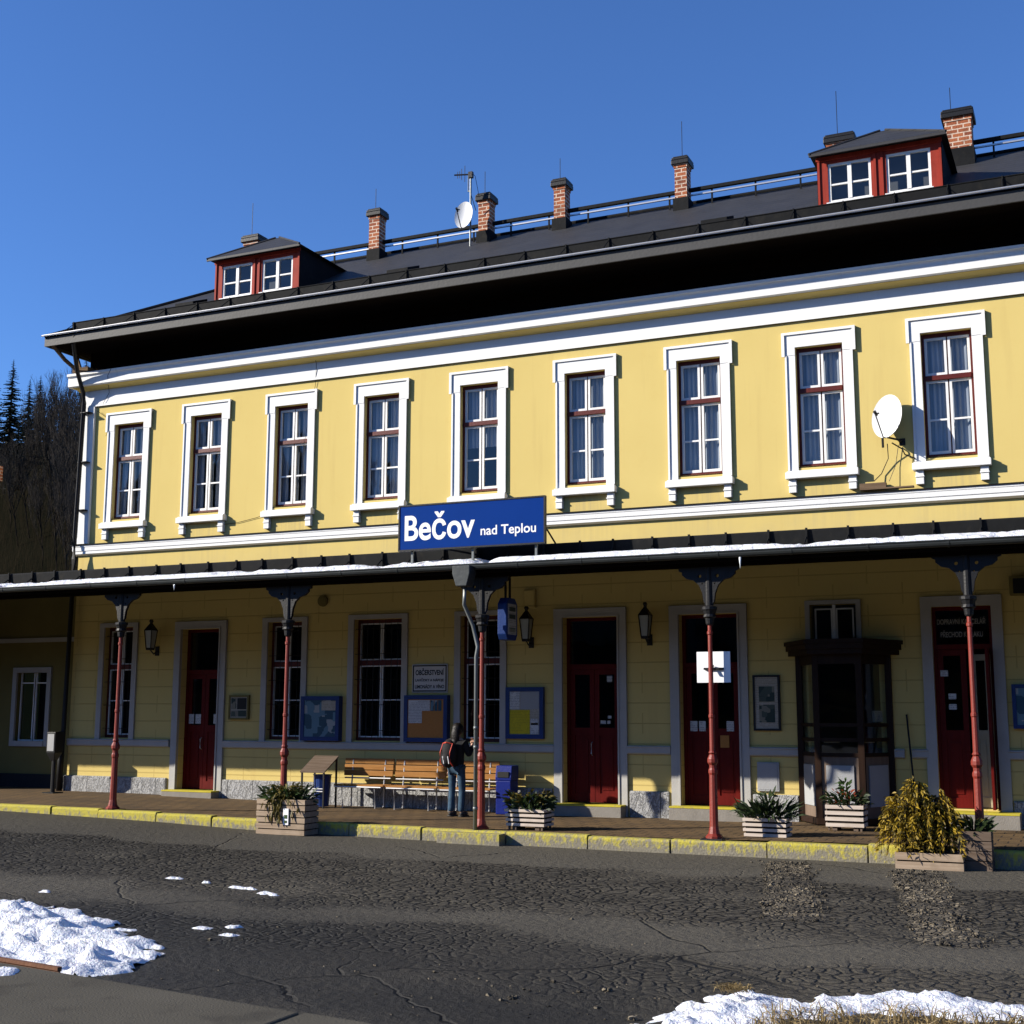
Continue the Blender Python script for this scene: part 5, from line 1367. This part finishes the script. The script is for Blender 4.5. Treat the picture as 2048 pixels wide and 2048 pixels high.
# snow along the canopy edge
mb = MB(); res = .07; nx = int((CX1-CX0)/res); ny = 15; idx = {}
for j in range(ny+1):
    for i in range(nx+1):
        x = CX0+i*res; y = GY+.02+j*(.86/ny)
        cov = noise.noise(Vector((x*.55, y*1.3, 9)))+.55*noise.noise(Vector((x*2.1, y*4, 2)))+.3*noise.noise(Vector((x*6.1, y*9, 5)))+.27
        if 10.0 < x < 11.0: cov -= .75*max(0, 1-abs(x-10.55)/.45)
        e = min(1, (j+.4)/2.5)*min(1, (ny-j+.4)/2)
        h = (.03+.06*max(0, min(1, cov*2.2)))*e
        if cov < 0: h = -.03
        idx[(i, j)] = len(mb.v); mb.v.append((x, y, cz(y)+h+.012*noise.noise(Vector((x*7, y*7, 0)))))
for j in range(ny):
    for i in range(nx):
        q = [idx[k] for k in ((i, j), (i+1, j), (i+1, j+1), (i, j+1))]
        mb.f.append(tuple(q))
tag(mb.build('canopy_snow', 'snow', smooth=True, fix=False), 'thin icy snow lying along the canopy edge', 'snow', kind='stuff')

# ------------------------------------------------------------------ foreground slab, rusty rail, dry grass
mb = MB()
def edge_y(x): return -14.61-(x-11.83)*.1496
mb.prism_z([(5, edge_y(5)), (5, -26), (14.86, -26), (14.86, edge_y(14.86))], -.6, -.1)
mb.prism_z([(14.875, edge_y(14.875)+.04), (14.875, -26), (30, -26), (30, -16.6), (17.3, -16.3), (16.6, edge_y(16.6)+.04)], -.6, -.105)
tag(mb.build('platform_slab', 'concrete', bevel=.015), 'grey concrete platform slab in the near left corner', 'platform', kind='structure')
mb = MB()
mb.prism_x([(-.035, 0), (-.035, .02), (-.008, .03), (-.008, .075), (-.02, .085), (-.02, .11), (.02, .11), (.02, .085), (.008, .075), (.008, .03), (.035, .02), (.035, 0)], 0, 6.5)
o = mb.build('rusty_rail', 'rust'); o.location = (6.0, edge_y(6.0)+.09, -.2); o.rotation_euler.z = math.atan(-.1496)
tag(o, 'rusty steel rail along the edge of the concrete slab', 'rail')
gm = MB(); gr = random.Random(5)
for k in range(5200):
    x = gr.uniform(17.5, 20.5); y = gr.uniform(-14.9, -12.95)
    if y > -13.0-(.35 if x < 18.2 else 0)+.1*math.sin(x*5): continue
    blade(gm, (x, y, ground_z(x, y)-.01), (gr.uniform(-.7, .7), gr.uniform(-.7, .5), 1), gr.uniform(.08, .2), .008, 1.6, 2)
for k in range(160):
    x, y = 17.22+gr.gauss(0, .05), -13.25+gr.gauss(0, .05); blade(gm, (x, y, ground_z(x, y)+.1), (gr.uniform(-.8, .8), -.6, 1), gr.uniform(.06, .14), .008, 1.5, 2)
tag(gm.build('dry_grass', 'dry_grass', fix=False), 'matted dry grass below the snow at lower right', 'grass', kind='stuff')
mb = MB(); st = random.Random(9)
for k in range(230):
    x = st.uniform(12.0, 20.0); y = st.uniform(-14.6, -9.5)
    if st.random() < .45: x = 15.6+st.gauss(0, .7); y = -13.4+st.gauss(0, .35)
    r_ = st.uniform(.004, .012) if k > 22 else st.uniform(.015, .035)
    mb.ball((x, y, ground_z(x, y)+r_*.2), r_*1.3, r_, r_*.7, 6, 4)
for k in range(1300):
    t = st.random()**1.15
    if k % 2: x = 15.25+1.25*t+st.uniform(0, .6); y = -4.2-5.2*t
    else: x = 16.95+1.1*t+st.uniform(0, .62); y = -4.5-5.7*t
    r_ = st.uniform(.006, .02)*(1 if st.random() < .9 else 1.6)
    x += st.gauss(0, .07)
    mb.ball((x, y, ground_z(x, y)+r_*.3+.01), r_*st.uniform(.9, 1.6), r_, r_*.6, 6, 4)
tag(mb.build('loose_stones', 'gravel'), 'scattered grit and small stones on the asphalt', 'stones', kind='stuff')

# ------------------------------------------------------------------ wooded hillside behind on the left
mb = MB(); nx, ny = 40, 26
def hill_z(x, y):
    t = max(0, min(1, (y-16)/62)); s = t*t*(3-2*t)
    w = max(0, min(1, (-8-x)/16))
    return -.4+28.6*s*w+1.2*noise.noise(Vector((x*.05, y*.05, 2)))*w*min(1, t*4)
for j in range(ny+1):
    for i in range(nx+1):
        x = -190+i*4.6; y = 12+j*4.0; mb.v.append((x, y, hill_z(x, y)))
for j in range(ny):
    for i in range(nx): mb.f.append((j*(nx+1)+i, j*(nx+1)+i+1, (j+1)*(nx+1)+i+1, (j+1)*(nx+1)+i))
tag(mb.build('hill', 'hill', smooth=True), 'dark wooded hillside rising behind the station', 'hill', kind='structure')
def spruce(seed, H):
    q = random.Random(seed); S = thing('spruce', '', 'tree', (0,0,0), 'spruces on the hillside')
    mb = MB(); mb.tube([(0,0,-.5), (0,0,H*.5), (0,0,H)], [H*.016, H*.009, .02], 6); mb.build('trunk', 'bark', S)
    mb = MB(); z = H*.08
    while z < H*.985:
        t = z/H; L = H*.21*(1-t)**.85+.1
        for k in range(int(9+5*(1-t))):
            a = q.uniform(0, 6.283); Lk = L*q.uniform(.6, 1.12); dx, dy = math.cos(a), math.sin(a)
            base = Vector((0, 0, z+q.uniform(-.12, .12)))
            for m_ in range(5):
                f0 = (m_+.3)/5; p = base+Vector((dx*Lk*f0, dy*Lk*f0, -.30*Lk*f0+.18*Lk*f0*f0))
                for sgn in (-1, 0, 1):
                    b2 = a+sgn*.75+q.uniform(-.25, .25); l2 = Lk*.30*(1.15-f0*.6)*q.uniform(.7, 1.2)
                    e_ = p+Vector((math.cos(b2)*l2, math.sin(b2)*l2, -.3*l2)); w_ = Vector((-math.sin(b2), math.cos(b2), q.uniform(-.5, .5)))*l2*.23
                    mb.add([p-w_*.6, e_, p+w_*.6, p+Vector((0, 0, -l2*.35))], [(0,1,2), (0,1,3)])
        z += .2+.2*(1-t)
    mb.build('crown', 'needle', S, fix=False)
    return S
def bare_tree(seed, H):
    q = random.Random(seed); S = thing('bare_tree', '', 'tree', (0,0,0), 'leafless trees on the hillside')
    tr, tw = MB(), MB()
    def grow(p, d, L, r, lv):
        pts = [p]; dd = d
        for i in range(3):
            dd = (dd+Vector((q.uniform(-.16, .16), q.uniform(-.16, .16), .10))).normalized(); pts.append(pts[-1]+dd*(L/3))
        (tr if lv < 2 else tw).tube(pts, [r, r*.85, r*.7, r*.5], 5 if lv < 2 else 3)
        if lv >= 4: return
        for k in range({0: 9, 1: 6, 2: 5, 3: 4}[lv]):
            t = q.uniform(.3, 1) if lv else q.uniform(.35, 1); i = min(2, int(t*3)); b = pts[i].lerp(pts[i+1], t*3-i)
            a = q.uniform(0, 6.283); s = q.uniform(.35, .7)
            nd = (dd+Vector((math.cos(a)*s*.8, math.sin(a)*s*.8, .45))).normalized()
            grow(b, nd, L*q.uniform(.42, .62), max(.009, r*.45), lv+1)
    grow(Vector((0, 0, -.3)), Vector((0, 0, 1)), H*.62, H*.007, 0)
    tr.build('trunk', 'bark', S, fix=False); tw.build('crown', 'twig', S, fix=False)
    return S
def ray_pt(px, y):
    """x on the hillside seen at picture column px (0..1932) for depth y"""
    d_ = fwd+r2*((px-966)/2448.8)
    t = (y+22.428)/d_.y
    return 19.698+d_.x*t
sp = [(8, 62, 10.0, 'tallest dark spruce at the left picture edge'), (42, 66, 7.2, 'dark spruce second from the left picture edge'), (62, 68, 7.2, 'dark spruce between the tall spruce and the bare trees'), (-30, 60, 10.4, 'dark spruce half cut off by the left edge'), (25, 56, 6.4, 'dark spruce low in front of the tallest one'), (85, 60, 6.0, 'dark spruce among the bare trees'), (148, 58, 10.0, 'dark spruce close behind the station corner'), (112, 72, 5.6, 'dark spruce behind the bare trees'), (165, 50, 9.2, 'dark spruce mostly hidden by the station corner')]
protos = [spruce(21, 10.0), spruce(22, 10.0)]; used = [0, 0]
for i, (px, y, h, lb) in enumerate(sp):
    k = i % 2; x = ray_pt(px, y); src = protos[k]
    o = src if not used[k] else copy_tree(src, None)
    used[k] = 1; o.location = (x, y, hill_z(x, y)-.3); o.rotation_euler.z = i*1.3; o.scale = (h/10,)*3; o['label'] = lb
bt = [(75, 52, 10), (92, 50, 11.5), (104, 48, 12), (118, 47, 12.5), (128, 46, 13), (138, 45, 12), (60, 47, 9.5), (146, 43, 12.5), (86, 43, 8), (40, 46, 8.5), (110, 41, 9), (22, 48, 8), (156, 41, 12), (132, 38, 9)]
protos = [bare_tree(31, 10.0), bare_tree(32, 10.0), bare_tree(33, 10.0)]; used = [0, 0, 0]
for i, (px, y, h) in enumerate(bt):
    k = i % 3; x = ray_pt(px, y); src = protos[k]
    o = src if not used[k] else copy_tree(src, None)
    used[k] = 1; o.location = (x, y, hill_z(x, y)-.2); o.rotation_euler.z = i*2.1; o.scale = (h/10*.86,)*3
    o['label'] = 'slender leafless tree in the grey thicket left of the station'
mb = MB(); ur = random.Random(13)
for k in range(5200):
    y = ur.uniform(24, 66); x = ray_pt(ur.uniform(-60, 190), y); z = hill_z(x, y); L = ur.uniform(.8, 3.0)
    dx, dy = ur.uniform(-.3, .3), ur.uniform(-.3, .3); w_ = .012
    mb.add([(x-w_, y, z-.1), (x+w_, y, z-.1), (x+dx*L, y+dy*L, z+L)], [(0, 1, 2)])
tag(mb.build('undergrowth', 'twig_dark', fix=False), 'thicket of bare saplings on the dark hillside', 'undergrowth', kind='stuff')

# unseen valley side behind viewer, added to block sky light, mirrored in the windows
mb = MB(); n = 120
rows = [(62, -.6), (90, 5), (125, 17), (150, 26)]
for k in range(n+1):
    t = math.pi*.93+(k/n)*math.pi*1.14
    ww = 1+.18*math.sin(k*.21)+.1*math.sin(k*.57)
    for i, (d_, h_) in enumerate(rows):
        mb.v.append((12+d_*math.cos(t), -8+d_*math.sin(t), h_*ww+(1.6*noise.noise(Vector((k*.9, i, 0))) if i == 3 else 0)))
for k in range(n):
    for i in range(3): mb.f.append((k*4+i, (k+1)*4+i, (k+1)*4+i+1, k*4+i+1))
tag(mb.build('unseen_hill', 'hill'), 'unseen dark wooded valley side across the tracks, added to block low sky light', 'hill', kind='structure')
mb = MB(); q = random.Random(4)
for k in range(900):
    f_ = q.random(); t = math.pi*.93+f_*math.pi*1.14; i = q.random(); ww = 1+.18*math.sin(f_*n*.21)+.1*math.sin(f_*n*.57)
    d_ = 95+55*i; h0 = (interp(d_, rows))*ww; H = q.uniform(5, 11); r_ = H*.17; x, y = 12+d_*math.cos(t), -8+d_*math.sin(t)
    mb.lathe([(r_, h0), (r_*1.1, h0+H*.2), (r_*.75, h0+H*.45), (r_*.5, h0+H*.65), (.05, h0+H)], (x, y, 0), 6)
tag(mb.build('far_forest', 'needle', fix=False), 'dark spruce forest on the far valley side', 'forest', kind='stuff')
